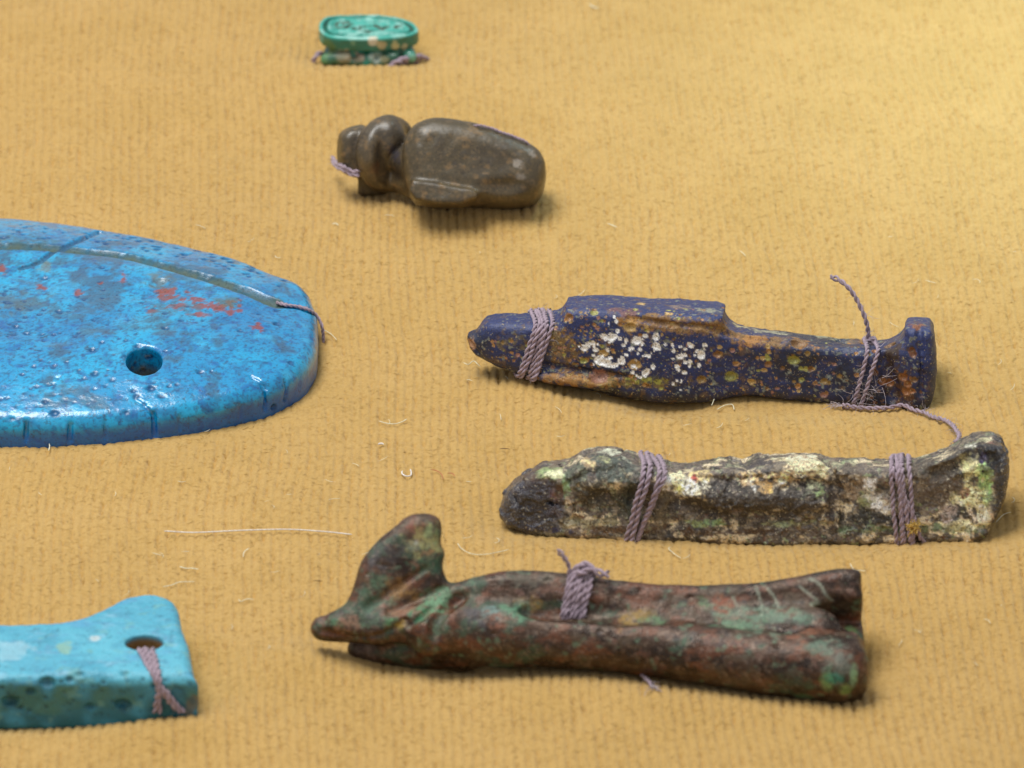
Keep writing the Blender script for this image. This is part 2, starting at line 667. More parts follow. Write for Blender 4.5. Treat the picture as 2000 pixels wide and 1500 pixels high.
def wrap_path(vol, px_top, px_bot, r, shift=0.0, n=72, jit=0.0, seed=0):
    """closed loop round a body through the top and bottom image points"""
    a, ok = vol.hit([px_top[0]], [px_top[1]]); b, ok2 = vol.hit([px_bot[0]], [px_bot[1]])
    a = a[0]; b = b[0]
    e1 = a - b; e1[1] = 0
    e1 /= np.linalg.norm(e1)
    e2 = np.array([0, 1.0, 0])
    ax = np.cross(e1, e2)
    g = np.random.default_rng(seed)
    # body centre seen from both sides
    c = (a + b) / 2
    O = np.array([c - 1.5 * e2, c + 1.5 * e2]); D = np.array([e2, -e2])
    q, _ = vol.march(O, D, 3.0)
    c = q.mean(0) + ax * shift
    th = np.arange(n) / n * 2 * math.pi
    dirs = np.cos(th)[:, None] * e1 + np.sin(th)[:, None] * e2
    O = c + 1.1 * dirs
    Q, ok = vol.march(O, -dirs, 1.1)
    rad = np.where(ok, np.linalg.norm(Q - c, axis=1), 0.3)
    # taut thread: replace dents by chords (hull of the section)
    pts = np.stack([rad * np.cos(th), rad * np.sin(th)], 1)
    idx = list(range(n)); changed = True
    while changed:
        changed = False; keep = []
        m = len(idx)
        for k in range(m):
            p, q_, s_ = pts[idx[k - 1]], pts[idx[k]], pts[idx[(k + 1) % m]]
            cr = (q_[0] - p[0]) * (s_[1] - q_[1]) - (q_[1] - p[1]) * (s_[0] - q_[0])
            if cr <= 0 and m > 8 and (not keep or keep[-1] == idx[k - 1]):
                changed = True
            else:
                keep.append(idx[k])
        if len(keep) == m: break
        idx = keep
    hp = pts[idx]
    hp = np.vstack([hp, hp[:1]])
    L3 = np.stack([hp[:, 0], hp[:, 1], hp[:, 0] * 0], 1)
    L3, _ = resample(L3, 0.03)
    L3 = L3[:, :2] * (1 + (r * 0.75) / np.linalg.norm(L3[:, :2], axis=1, keepdims=True))
    w = jit * np.sin(np.linspace(0, 2 * math.pi, len(L3)) + g.uniform(0, 6))
    return c + L3[:, :1] * e1 + L3[:, 1:2] * e2 + w[:, None] * ax


def binding(label, vol, strands, r, seed, group=None, extra=(), fuzz=40, jit=0.02, name="thread_binding"):
    t0 = vol.hit([strands[0][0][0]], [strands[0][0][1]])[0][0]
    root = empty(name, (t0[0], t0[1], 0.0))
    tag(root, label, "thread", group)
    allp = []
    for i, (a, b) in enumerate(strands):
        path = wrap_path(vol, a, b, r * (1 + 0.45 * (i % 2)), jit=jit, seed=seed + i)
        (V, F), pp = yarn(path, r, seed=seed + i)
        make_mesh("strand", V, F, THREAD, root)
        allp.append(pp)
    for pts, rr, nm, fr in extra:
        (V, F), pp = yarn(spline(pts), rr, seed=seed + 40, fray=fr, wob=0.14)
        make_mesh(nm, V, F, THREAD, root)
        allp.append(pp)
    allp = np.concatenate(allp)
    V, F = fuzz_on(allp, r, fuzz, seed + 90)
    tag(make_mesh("fuzz", V, F, FUZZ, root), kind="stuff")
    return root


# ================================================================== THE CLOTH
DENTS = []   # (a, b, radius, softness, depth)


def dent(px0, px1, r, soft, depth):
    DENTS.append((P(*px0)[:2], P(*px1)[:2], r, soft, depth))


dent((-500, 720), (330, 720), 1.25, 0.5, 0.05)
dent((1180, 745), (1300, 765), 0.20, 0.35, 0.05)
dent((1300, 760), (1790, 770), 0.20, 0.35, 0.06)
dent((1020, 1005), (1900, 1020), 0.20, 0.40, 0.07)
dent((700, 1260), (1640, 1310), 0.24, 0.45, 0.08)
dent((-300, 1370), (330, 1345), 0.35, 0.40, 0.10)
dent((720, 330), (1000, 350), 0.24, 0.40, 0.02)
dent((665, 100), (780, 100), 0.22, 0.30, 0.06)


LUMPS = [(P(640, 1296), 0.42, 0.10), (P(930, 405), 0.6, 0.085), (P(1100, 1330), 0.6, 0.04), (P(1010, 745), 0.5, 0.055), (P(360, 1430), 0.75, 0.085), (P(720, 150), 0.7, 0.07), (P(520, 1330), 0.5, 0.04), (P(1830, 1100), 0.6, 0.03)]


def cloth_big(X, Y):
    z = 0
    for c, r, hgt in LUMPS:
        z = z + hgt * np.exp(-((X - c[0]) ** 2 + (1.7 * (Y - c[1])) ** 2) / r ** 2)
    z = z + 0.060 * vnoise(X, Y, X * 0, 3.1, 21) + 0.034 * vnoise(X, Y, X * 0, 1.3, 22) + 0.010 * vnoise(X, Y, X * 0, 0.5, 20)
    for a, b, r, soft, dep in DENTS:
        ab = b - a
        h = np.clip(((X - a[0]) * ab[0] + (Y - a[1]) * ab[1]) / (ab @ ab + 1e-9), 0, 1)
        d = np.hypot(X - a[0] - h * ab[0], Y - a[1] - h * ab[1])
        z = z - dep * sstep(r + soft, r * 0.6, d) + 0.22 * dep * np.exp(-((d - r - soft) / (soft * 0.5)) ** 2)
    return z


def cloth_h(X, Y):
    z = cloth_big(X, Y)
    press = 0
    for a, b, r, soft, dep in DENTS:
        ab = b - a
        h = np.clip(((X - a[0]) * ab[0] + (Y - a[1]) * ab[1]) / (ab @ ab + 1e-9), 0, 1)
        press = np.maximum(press, sstep(r + soft * .7, r, np.hypot(X - a[0] - h * ab[0], Y - a[1] - h * ab[1])))
    press = 1 - 0.6 * press
    # knitted ribs running away from the viewer, with pits between the loops
    w = X + 0.05 * vnoise(X, Y, X * 0, 1.4, 23) + 0.008 * vnoise(X, Y, X * 0, 0.16, 24) + 0.03 * Y
    per = 0.0765
    u = w / per; k = np.floor(u); fr = u - k
    g = np.exp(-((fr - 0.5) / 0.17) ** 2)
    cy = Y + 0.045 * np.sin(k * 2.4) + 0.02 * vnoise(X, Y, X * 0, 0.3, 25)
    pit = 0.5 + 0.5 * np.cos(2 * math.pi * cy / 0.118)
    rnd = vnoise(k * 7.7, Y, X * 0, 0.13, 26)
    amt = np.clip(0.15 + 0.85 * rnd + 0.25 * vnoise(X, Y, X * 0, 0.05, 29), 0, 1.0) * (0.35 + 0.65 * pit)
    z = z - 0.046 * g * amt * press
    z = z - 0.016 * press * g * (0.75 + 0.25 * pit)
    z = z + 0.004 * vnoise(X, Y, X * 0, 0.06, 27) + 0.0018 * vnoise(X, Y, X * 0, 0.026, 28)
    return z


def build_cloth():
    def axis(a, b, h, far, sgn_lo=-1):
        core = np.arange(a, b, h)
        out = np.cumsum(np.geomspace(h * 2, 2.2, 26))
        return np.concatenate([(a - out)[::-1], core, b + out])
    xs = axis(-5.5, 5.5, 0.0150, 30); ys = axis(-6.4, 9.4, 0.0200, 30)
    X, Y = np.meshgrid(xs, ys, indexing='ij')
    Z = cloth_h(X, Y)
    V = np.stack([X, Y, Z], -1).reshape(-1, 3)
    nx, ny = X.shape
    i = np.arange(nx - 1)[:, None] * ny; j = np.arange(ny - 1)[None]
    F = np.stack([i + j, i + ny + j, i + ny + j + 1, i + j + 1], -1).reshape(-1, 4)
    m, nt, b = nodes_of("brushed_gold_cloth")
    N, L = nt.nodes, nt.links
    tc = N.new("ShaderNodeTexCoord")
    n1 = N.new("ShaderNodeTexNoise"); n1.inputs["Scale"].default_value = 42; n1.inputs["Detail"].default_value = 6; n1.inputs["Roughness"].default_value = 0.75
    n2 = N.new("ShaderNodeTexNoise"); n2.inputs["Scale"].default_value = 1.1; n2.inputs["Detail"].default_value = 3
    for n in (n1, n2): L.new(tc.outputs["Object"], n.inputs["Vector"])
    r1 = N.new("ShaderNodeValToRGB")
    e = r1.color_ramp.elements
    e[0].position = 0.30; e[0].color = (*col(187, 147, 80), 1)
    e[1].position = 0.70; e[1].color = (*col(211, 174, 107), 1)
    L.new(n1.outputs[0], r1.inputs[0])
    r2 = N.new("ShaderNodeValToRGB")
    r2.color_ramp.elements[0].position = 0.35; r2.color_ramp.elements[0].color = (0.93, 0.92, 0.86, 1)
    r2.color_ramp.elements[1].position = 0.68; r2.color_ramp.elements[1].color = (1.0, 1.0, 1.0, 1)
    L.new(n2.outputs[0], r2.inputs[0])
    mx = N.new("ShaderNodeVectorMath"); mx.operation = 'MULTIPLY'
    L.new(r1.outputs[0], mx.inputs[0]); L.new(r2.outputs[0], mx.inputs[1])
    L.new(mx.outputs[0], b.inputs["Base Color"])
    b.inputs["Roughness"].default_value = 0.95
    b.inputs["Specular IOR Level"].default_value = 0.15
    b.inputs["Sheen Weight"].default_value = 0.35
    b.inputs["Sheen Roughness"].default_value = 0.5
    b.inputs["Sheen Tint"].default_value = (1.0, 0.93, 0.72, 1)
    bp = N.new("ShaderNodeBump"); bp.inputs["Strength"].default_value = 0.8; bp.inputs["Distance"].default_value = 0.012
    n3 = N.new("ShaderNodeTexNoise"); n3.inputs["Scale"].default_value = 75; n3.inputs["Detail"].default_value = 4; n3.inputs["Roughness"].default_value = 0.7
    L.new(tc.outputs["Object"], n3.inputs["Vector"]); L.new(n3.outputs[0], bp.inputs["Height"]); L.new(bp.outputs[0], b.inputs["Normal"])
    o = make_mesh("cloth", V, F, m)
    tag(o, kind="structure")


def curl_fibres(n, lo, hi, L0, L1, r, seed, lift=0.02):
    """thousands of short loose fibres lying on the nap, as one mesh"""
    g = np.random.default_rng(seed)
    K = 4
    # density follows the view distance: finer where one can look closer
    w = g.uniform(0, 1, n); y = lo[1] + (hi[1] - lo[1]) * (w * 0.9 + 0.1 * w * w); x = g.uniform(lo[0], hi[0], n)
    a = g.uniform(0, 2 * math.pi, n); l = g.uniform(L0, L1, n); bend = g.normal(0, 1.1, n)
    pts = np.zeros((n, K, 3)); pts[:, 0, 0] = x; pts[:, 0, 1] = y
    for k in range(1, K):
        pts[:, k, 0] = pts[:, k - 1, 0] + np.cos(a) * l / (K - 1)
        pts[:, k, 1] = pts[:, k - 1, 1] + np.sin(a) * l / (K - 1)
        a = a + bend * 0.6
    z = cloth_h(pts[..., 0], pts[..., 1])
    up = g.uniform(0.1, 1, n)[:, None] * np.array([0.0, 0.6, 1.0, 0.75])[None] * lift
    pts[..., 2] = np.maximum(z, cloth_big(pts[..., 0], pts[..., 1]) - 0.012) + 0.002 + up
    T = np.gradient(pts, axis=1)
    side = np.stack([-T[..., 1], T[..., 0], T[..., 0] * 0], -1); side /= np.linalg.norm(side, axis=-1, keepdims=True) + 1e-9
    upv = np.cross(side, T); upv /= np.linalg.norm(upv, axis=-1, keepdims=True) + 1e-9
    rr = (r * g.uniform(0.6, 1.3, n))[:, None, None] * np.array([0.7, 1, 1, 0.4])[None, :, None]
    ring = []
    for q in (0, 1, 2):
        t = q * 2 * math.pi / 3
        ring.append(pts + rr * (math.cos(t) * side + math.sin(t) * upv))
    V = np.stack(ring, 2).reshape(-1, 3)
    base = (np.arange(n) * K * 3)[:, None, None]; kk = (np.arange(K - 1) * 3)[None, :, None]; q = np.arange(3)[None, None]; q2 = (q + 1) % 3
    F = np.stack([base + kk + q, base + kk + q2, base + kk + 3 + q2, base + kk + 3 + q], -1).reshape(-1, 4)
    return V, F


build_cloth()
NAP = thread_material("gold_nap_fibre", col(208, 174, 100), 0.8)
PALE = thread_material("pale_lint", col(238, 226, 196), 0.7)
V, F = curl_fibres(62000, (-5.5, -6.4), (5.7, 9.4), 0.02, 0.07, 0.0015, 3, 0.009)
tag(make_mesh("cloth_nap", V, F, NAP), "short golden nap fibres covering the brushed cloth", "cloth nap", kind="stuff")


# ================================================================== BLUE DISC WITH PIERCED HOLE (left, cut by the frame)
def build_disc():
    zt = 0.22
    low = [(-560, 800), (-300, 848), (0, 868), (120, 868), (250, 860), (360, 846), (450, 826), (530, 800), (590, 762), (618, 715), (624, 665)]
    up = [(616, 610), (590, 572), (540, 540), (470, 512), (380, 486), (280, 464), (190, 448), (90, 434), (0, 427), (-200, 424), (-450, 450), (-620, 540), (-680, 640), (-660, 730)]
    pts = [P(x, y, 0.0) for x, y in low] + [P(x, y, 0.19 if x < 560 else 0.13) for x, y in up]
    pts = np.array(pts); pts[:, 2] = 0
    lo = np.array([pts[:, 0].min() - 0.1, pts[:, 1].min() - 0.1, -0.12]); hi = np.array([pts[:, 0].max() + 0.1, pts[:, 1].max() + 0.1, 0.62])
    vol = Vol(lo, hi, 0.0165)
    pr = prism(pts, (0, 0, 1), 1.0, 0.0, smooth=4)

    def body(X, Y, Z):
        d = pr.d2(X, Y, Z * 0)
        s = np.clip(-d, 0, 1.3)
        top = 0.215 + 0.17 * (1 - (1 - np.clip(s / 1.1, 0, 1)) ** 2.2)
        r = 0.10
        A = d + r; B = np.abs(Z - (top - 0.5)) - 0.5 + r
        return np.minimum(np.maximum(A, B), 0) + np.sqrt(np.maximum(A, 0) ** 2 + np.maximum(B, 0) ** 2) - r
    body.box = None
    vol.add(body)
    vol.clip((0, 0, -0.07), (0, 0, -1), 0.03)
    vol.displace(lambda X, Y, Z: 0.016 * vnoise(X, Y, Z, 0.55, 31) + 0.007 * vnoise(X, Y, Z, 0.2, 32) + 0.003 * vnoise(X, Y, Z, 0.07, 33))

    def line_on(pxs):
        q = spline([(x, y, 0) for x, y in pxs], 6)
        h, ok = vol.hit(q[:, 0], q[:, 1])
        return h[ok]
    groove = line_on([(-140, 478), (0, 481), (90, 484), (150, 490), (240, 500), (330, 522), (420, 548), (490, 572), (540, 594)])
    g2 = line_on([(540, 596), (580, 600), (615, 612)])
    crack = line_on([(40, 524), (75, 512), (105, 490), (135, 478), (160, 466), (200, 449), (215, 440)])
    for i in range(len(groove) - 1):
        w = 0.050 + 0.03 * i / len(groove)
        vol.cut(capsule(groove[i] + [0, 0.02, 0.028], groove[i + 1] + [0, 0.02, 0.028], w), 0.03)
    for i in range(len(g2) - 1):
        vol.cut(capsule(g2[i], g2[i + 1], 0.022), 0.02)
    for i in range(len(crack) - 1):
        vol.cut(capsule(crack[i], crack[i + 1], 0.020 + 0.018 * i / len(crack)), 0.012)
    # pierced hole
    hc, _ = vol.hit([281], [703]); hc = hc[0]
    vol.cut(cylinder(hc + [0, 0.02, -0.2], (0, 0, 1), 0.146, 0.6, 0.02, 0.205), 0.035)
    # nicks down the front wall
    for (xt, yt, xb, yb, w) in [(52, 822, 50, 866, .018), (138, 828, 136, 868, .022), (205, 822, 204, 864, .010), (300, 806, 302, 858, .022),
                                (352, 812, 350, 846, .012), (512, 752, 518, 806, .018), (556, 742, 556, 788, .012), (468, 790, 470, 820, .009), (-60, 820, -60, 866, .02)]:
        a, _ = vol.hit([xt], [yt]); b, _ = vol.hit([xb], [yb - 6])
        b = b[0]; a = a[0]
        vol.cut(capsule(a, b, w), 0.02)
    for a, b in (((262, 778), (300, 812)), ((488, 735), (520, 760))):
        q = line_on([a, ((a[0] + b[0]) / 2, (a[1] + b[1]) / 2 - 4), b])
        for i in range(len(q) - 1): vol.cut(capsule(q[i], q[i + 1], 0.014), 0.015)
    # pits in the glaze
    g = np.random.default_rng(11)
    pits = []
    x = np.concatenate([g.uniform(-20, 600, 60), g.uniform(0, 330, 110), g.uniform(0, 560, 90)])
    y = np.concatenate([g.uniform(460, 830, 60), g.uniform(560, 800, 110), 0 * g.uniform(0, 1, 90)])
    y[-90:] = 430 + 0.00033 * np.clip(x[-90:], 0, 600) ** 2 + g.uniform(8, 34, 90)
    H, ok = vol.hit(x, y)
    for q, o in zip(H, ok):
        if not o: continue
        r = g.uniform(0.010, 0.021) if g.random() < 0.8 else g.uniform(0.02, 0.034)
        vol.cut(ellipsoid(q + [0, 0, r * 0.3], (r * g.uniform(.9, 1.5), r, r * .9)), 0.012)
        pits.append((q, r))
    big, _ = vol.hit([314], [553])
    vol.cut(ellipsoid(big[0], (0.085, 0.09, 0.03)), 0.02)
    V, F = vol.mesh()
    p = Paint(V, col(0, 144, 200), 0.34, 0, 0.85)
    p.noise(-0.25, 0.6, 0.42, 101, col(10, 172, 220), amt=0.8)
    p.noise(0.2, 0.5, 0.10, 114, col(4, 98, 152), amt=0.5)
    p.noise(0.0, 0.8, 0.9, 104, col(0, 108, 172), amt=0.55)
    p.noise(0.25, 0.6, 0.055, 107, col(8, 84, 158), amt=0.6)
    p.noise(0.30, 0.55, 0.022, 108, col(4, 60, 120), amt=0.5, octv=2)
    p.noise(0.42, 0.7, 0.035, 140, col(22, 62, 100), amt=0.6)
    p.noise(0.3, 0.8, 0.14, 110, col(50, 182, 228), amt=0.5)
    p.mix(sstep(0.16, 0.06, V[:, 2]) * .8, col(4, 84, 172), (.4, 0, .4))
    n = fbm(p.X, p.Y, p.Z, 0.30, 150, 3) + 0.4 * fbm(p.X, p.Y, p.Z, 0.06, 152, 2)
    reg = np.exp(-(((V - vol.hit([160], [560])[0][0]) / [0.9, 1.0, 9]) ** 2).sum(1))
    p.mix(sstep(0.10, 0.5, n * 0.9 + 0.55 * reg - 0.22) * 0.65, col(50, 84, 108))
    rust = [(330, 572, .13, .05), (372, 585, .16, .06), (410, 597, .14, .05), (450, 596, .12, .07), (350, 597, .10, .04), (505, 640, .055, .035),
            (318, 580, .08, .06), (300, 604, .06, .04), (390, 612, .10, .03), (0, 528, .06, .06), (82, 562, .05, .04), (150, 570, .05, .03), (240, 540, .03, .05),
            (196, 555, .02, .02)]
    for x, y, a, b in rust:
        q = vol.hit([x], [y])[0][0]
        p.blob(q, (a, b * 2.0, .09), col(140, 66, 50), (0.65, 0, 0.1), warp=.7, wscale=0.06, soft=.3, amt=.85, speckle=1.0, sp_scale=.05, seed=int(x) % 90)
    for x, y, a, b, c in [(312, 553, .10, .10, (104, 106, 86)), (300, 632, .17, .10, (58, 92, 112)), (335, 600, .2, .1, (70, 100, 116)),
                          (20, 590, .3, .15, (80, 100, 108)), (85, 520, .07, .07, (110, 112, 92)), (445, 590, .09, .06, (84, 104, 92)), (40, 470, .3, .08, (76, 104, 108))]:
        q = vol.hit([x], [y])[0][0]
        p.blob(q, (a, b * 1.6, .12), col(*c), (0.6, 0, 0.25), warp=.8, wscale=0.07, soft=.45, amt=0.65, speckle=.7, sp_scale=.05, seed=int(x) % 77)
    for q, r in pits:
        p.blob(q, r * 1.25, col(12, 72, 122), (0.5, 0, 0.1), warp=0.3, soft=0.3, amt=0.8)
    # grey-green tone along the groove
    d = np.full(len(V), 9.0)
    for i in range(len(groove)):
        d = np.minimum(d, np.hypot(V[:, 0] - groove[i][0], V[:, 1] - groove[i][1] - 0.015))
    nn = fbm(p.X, p.Y, p.Z, 0.16, 160, 3)
    p.mix(sstep(0.10, 0.06, d + 0.03 * nn) * .9, col(40, 84, 96), (0.8, 0, 0.0))
    p.mix(sstep(0.07, 0.02, d + 0.07 * nn) * .65, col(86, 96, 74), (0.75, 0, 0.0))
    dc = np.full(len(V), 9.0)
    for q in crack: dc = np.minimum(dc, np.hypot(V[:, 0] - q[0], V[:, 1] - q[1]))
    p.mix(sstep(0.04, 0.02, dc) * 0.8, col(30, 84, 120))
    # dirt down the hole
    dh = np.hypot(V[:, 0] - hc[0], (V[:, 1] - hc[1] - 0.02) * 0.70)
    p.mix(sstep(0.160, 0.148, dh) * sstep(hc[2] - 0.14, hc[2] - 0.24, V[:, 2]) * .8, col(92, 90, 70), (0.5, 0, 0.3))
    mat = surface_material("blue_glaze", bump=((26, 0.25, 0.010), (9, 0.2, 0.03)), var=0.14, var_scale=60, coat_rough=0.14, grit=0.45, grit_scale=34)
    root = empty("faience_disc", (P(0, 700)[0], P(0, 700)[1], 0))
    tag(root, "large bright blue glazed oval plaque with a pierced hole, cut off by the left edge", "amulet")
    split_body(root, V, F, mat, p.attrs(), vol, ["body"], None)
    # thread through the end notch and over the rim
    path = [(540, 593), (560, 598), (582, 601), (602, 607), (618, 618)]
    H, ok = vol.hit([q[0] for q in path], [q[1] for q in path])
    H = H[ok] + [0, 0, 0.012]
    H = np.vstack([H, H[-1] + [0.05, -0.05, -0.09], H[-1] + [0.055, -0.08, -0.28]])
    t = empty("thread_binding", tuple(H[0] * [1, 1, 0]))
    tag(t, "thin mauve thread lying in the notch at the right rim of the blue plaque", "thread")
    ap = []
    for k, o in enumerate(((0, 0, 0), (0.0, -0.022, 0.008))):
        (Vt, Ft), pp = yarn(spline(H + np.array(o)), 0.013, seed=k)
        make_mesh("strand", Vt, Ft, THREAD, t); ap.append(pp)
    Vt, Ft = fuzz_on(np.concatenate(ap), 0.012, 14, 4, 0.05)
    tag(make_mesh("fuzz", Vt, Ft, FUZZ, t), kind="stuff")
    return vol


build_disc()


# ================================================================== DARK BLUE GLASS FIGURE
def build_blue_figure():
    c0 = P(1400, 770, 0.0) + [0, 0.28, 0]
    n = np.array([-.05, -math.cos(math.radians(14)), math.sin(math.radians(14))]); n /= np.linalg.norm(n)
    out = [(914, 650), (930, 642), (945, 622), (965, 614), (1030, 612), (1075, 609), (1094, 602), (1106, 584), (1118, 578), (1250, 583), (1398, 591), (1412, 600), (1416, 614), (1440, 633), (1520, 646),
           (1600, 656), (1680, 661), (1720, 664), (1750, 654), (1766, 638), (1770, 620), (1808, 620), (1823, 634), (1827, 700), (1824, 765), (1814, 800), (1780, 806), (1650, 795), (1520, 783),
           (1450, 778), (1390, 788), (1300, 787), (1200, 772), (1120, 755), (1050, 742), (1000, 730), (950, 708), (922, 694), (915, 672)]
    tk = lambda x: np.interp(x, (910, 960, 1100, 1400, 1480, 1830), (2, 6, 11, 11, 8, 9))
    out = [(x, y + (tk(x) if y < np.interp(x, (910, 1830), (668, 715)) else -tk(x) - 4)) for x, y in out]
    pts = [on_plane(x, y, c0, n) for x, y in out]
    lo, hi = np.min(pts, 0) - 0.12, np.max(pts, 0) + 0.12
    lo[1] -= 0.38; hi[1] += 0.38
    vol = Vol(lo, hi, 0.0104)

    def T(X, Y, Z):   # width of the figure: slim head, broad body, slim legs, broad foot
        xs = np.array([P(a, 720)[0] for a in (910, 960, 1100, 1250, 1400, 1480, 1650, 1730, 1780, 1830)])
        return np.interp(X, xs, [0.10, 0.20, 0.29, 0.33, 0.30, 0.23, 0.22, 0.24, 0.29, 0.29])
    vol.add(prism(pts, n, T, 0.085, smooth=2))
    # shoulder ridge and sunken band
    def L(pxs, r, k, off=(0, 0, 0), cut=True):
        q = spline([(x, y, 0) for x, y in pxs], 5)
        H, ok = vol.hit(q[:, 0], q[:, 1]); H = H[ok] + np.array(off)
        for i in range(len(H) - 1):
            (vol.cut if cut else vol.add)(capsule(H[i], H[i + 1], r), k)
        return H
    band = L([(1230, 622), (1300, 632), (1380, 640), (1440, 655), (1520, 668)], 0.022, 0.03)
    L([(1640, 662), (1680, 668), (1705, 668)], 0.03, 0.03)
    L([(1060, 715), (1110, 722), (1160, 728), (1220, 735)], 0.02, 0.03)
    L([(1055, 735), (1120, 742), (1190, 752)], 0.03, 0.04, (0, -0.01, 0), False)
    L([(918, 668), (932, 690)], 0.02, 0.01)
    L([(1725, 700), (1735, 740), (1745, 780)], 0.05, 0.05, (0, -0.02, 0))      # waist of the ankle
    L([(1795, 640), (1800, 700), (1798, 770)], 0.02, 0.03, (0, 0, 0))          # step before the sole
    vol.cut(capsule(on_plane(1500, 792, c0, n) + [0, -0.3, -0.0], on_plane(1640, 800, c0, n) + [0, -0.3, 0], 0.07), 0.08)
    vol.displace(lambda X, Y, Z: 0.014 * vnoise(X, Y, Z, 0.3, 41) + 0.007 * vnoise(X, Y, Z, 0.11, 42) + 0.005 * vnoise(X, Y, Z, 0.04, 43))
    g = np.random.default_rng(5)
    pits = []
    gold = [col(176, 128, 70), col(150, 106, 56), col(150, 120, 62), col(160, 158, 78), col(168, 122, 104), col(128, 92, 50), col(190, 156, 92)]
    white = col(252, 252, 250)  # white flakes with their clipped glints painted into the colour

    def scatter(nn, x0, x1, y0, y1, r0, r1, cols, dep=0.5, slope=0.0):
        x = g.uniform(x0, x1, nn); y = g.uniform(y0, y1, nn) + slope * (x - x0)
        H, ok = vol.hit(x, y)
        for q, o in zip(H, ok):
            if not o: continue
            r = r0 + (r1 - r0) * g.random() ** 2.2
            s = (r * g.uniform(.8, 1.35), r, r * g.uniform(.8, 1.1))
            if dep: vol.cut(ellipsoid(q + n * r * (1 - dep), s), 0.006)
            pits.append((q, np.array(s) * 1.02, cols[g.integers(len(cols))]))
    scatter(170, 1050, 1180, 645, 745, .005, .018, gold)
    scatter(110, 1080, 1420, 600, 645, .005, .020, gold)
    scatter(110, 1130, 1420, 640, 765, .005, .022, gold)
    scatter(100, 1420, 1700, 665, 775, .005, .026, gold)
    scatter(30, 960, 1040, 665, 705, .006, .018, gold)
    scatter(26, 1700, 1800, 680, 790, .008, .035, [col(150, 96, 50), col(120, 76, 44)])
    for x, y, r in [(1230, 640, .055), (1178, 690, .036), (1140, 705, .03), (1170, 735, .07), (1160, 610, .03), (1252, 592, .035), (1562, 667, .062), (1550, 703, .046), (1500, 712, .03), (1428, 735, .05),
                    (1610, 745, .03), (1402, 692, .035), (1370, 742, .04), (1240, 712, .05), (1738, 674, .05), (1640, 735, .02), (1500, 700, .025), (1110, 620, .04), (1640, 660, .06), (1785, 742, .03), (1564, 720, .02)]:
        H, ok = vol.hit([x], [y])
        vol.cut(ellipsoid(H[0] + n * r * 0.55, (r * 1.15, r, r * .8)), 0.008)
        pits.append((H[0], np.array([r * 1.1, r, r * .85]), gold[g.integers(len(gold))]))
    wh = []
    for cx, cy, sx, sy, k in [(1200, 645, 10, 14, 5), (1145, 672, 16, 8, 8), (1172, 694, 14, 12, 12), (1195, 660, 12, 8, 8), (1245, 690, 22, 14, 12), (1282, 678, 6, 14, 5), (1255, 724, 16, 10, 10), (1312, 678, 10, 8, 4),
                              (1335, 706, 14, 12, 12), (1358, 690, 14, 8, 8), (1330, 740, 10, 14, 7), (1215, 708, 10, 6, 6), (1185, 712, 14, 4, 5), (1330, 680, 12, 6, 5), (1252, 665, 18, 6, 6)]:
        for _ in range(int(k * 1.05)):
            wh.append((cx + g.normal(0, sx * .8), cy + g.normal(0, sy * .8), g.uniform(.006, .015) * (1.8 if g.random() < .25 else 1)))
    W = np.array(wh); H, ok = vol.hit(W[:, 0], W[:, 1])
    for q, o, r in zip(H, ok, W[:, 2]):
        if o:
            s = np.array([r * g.uniform(.8, 1.7), r, r * g.uniform(.8, 1.5)])
            vol.cut(ellipsoid(q + n * r * .6, s), 0.004)
            pits.append((q, s * 1.15, white))
    V, F = vol.mesh()
    p = Paint(V, col(28, 40, 88), 0.42, 0, 0.35)
    p.noise(-0.1, 0.5, 0.35, 201, col(18, 24, 44), amt=0.85)
    p.noise(0.05, 0.45, 0.12, 205, col(24, 30, 48), amt=0.6)
    lit_top = sstep(0.30, 0.48, V[:, 2]) * 0.85  # lit upper face painted a lighter blue
    p.mix(lit_top, col(46, 58, 108), (0.5, 0, 0.1))
    p.noise(0.50, 0.66, 0.030, 211, col(128, 132, 120), (0.6, 0, 0), amt=0.85, octv=2)
    p.noise(0.42, 0.6, 0.05, 215, col(120, 92, 56), (0.6, 0, 0), amt=0.5)
    for q in band:
        p.blob(q, (.09, .08, .055), col(142, 108, 66), (.7, 0, 0), warp=.8, wscale=.05, seed=9, amt=.7, speckle=.8, sp_scale=.03)
    for x, y, a, b, c in [(1410, 640, .16, .05, (150, 116, 70)), (1470, 668, .12, .05, (182, 130, 70)), (1675, 670, .12, .05, (196, 146, 72)), (1110, 738, .28, .05, (150, 108, 56)), (1180, 748, .2, .05, (150, 130, 66)), (1130, 742, .4, .05, (160, 116, 60)), (1300, 628, .2, .04, (134, 100, 60)), (1360, 640, .2, .05, (146, 112, 68)), (1100, 690, .15, .14, (120, 96, 60)), (1090, 655, .12, .08, (130, 104, 64)), (1260, 750, .3, .05, (120, 100, 52)), (1560, 672, .12, .06, (176, 126, 66)),
                          (1440, 636, .1, .04, (190, 176, 130)), (1500, 648, .22, .025, (172, 168, 140)), (1600, 657, .2, .02, (160, 158, 130)), (1380, 605, .12, .06, (160, 160, 140)), (1330, 600, .08, .05, (150, 130, 116)),
                          (1215, 605, .14, .06, (124, 88, 90)), (1750, 730, .16, .2, (70, 50, 34)), (1770, 770, .1, .12, (100, 66, 38)), (1790, 635, .06, .03, (150, 96, 60)), (1735, 690, .1, .1, (60, 44, 32)),
                          (924, 672, .03, .05, (186, 140, 100)), (1000, 665, .12, .06, (104, 90, 66)), (1260, 745, .14, .04, (160, 160, 70)), (1230, 625, .12, .03, (176, 130, 66)), (1080, 650, .07, .06, (120, 104, 70)),
                          (1550, 785, .5, .03, (96, 66, 36)), (1760, 660, .1, .05, (86, 84, 80))]:
        H, ok = vol.hit([x], [y])
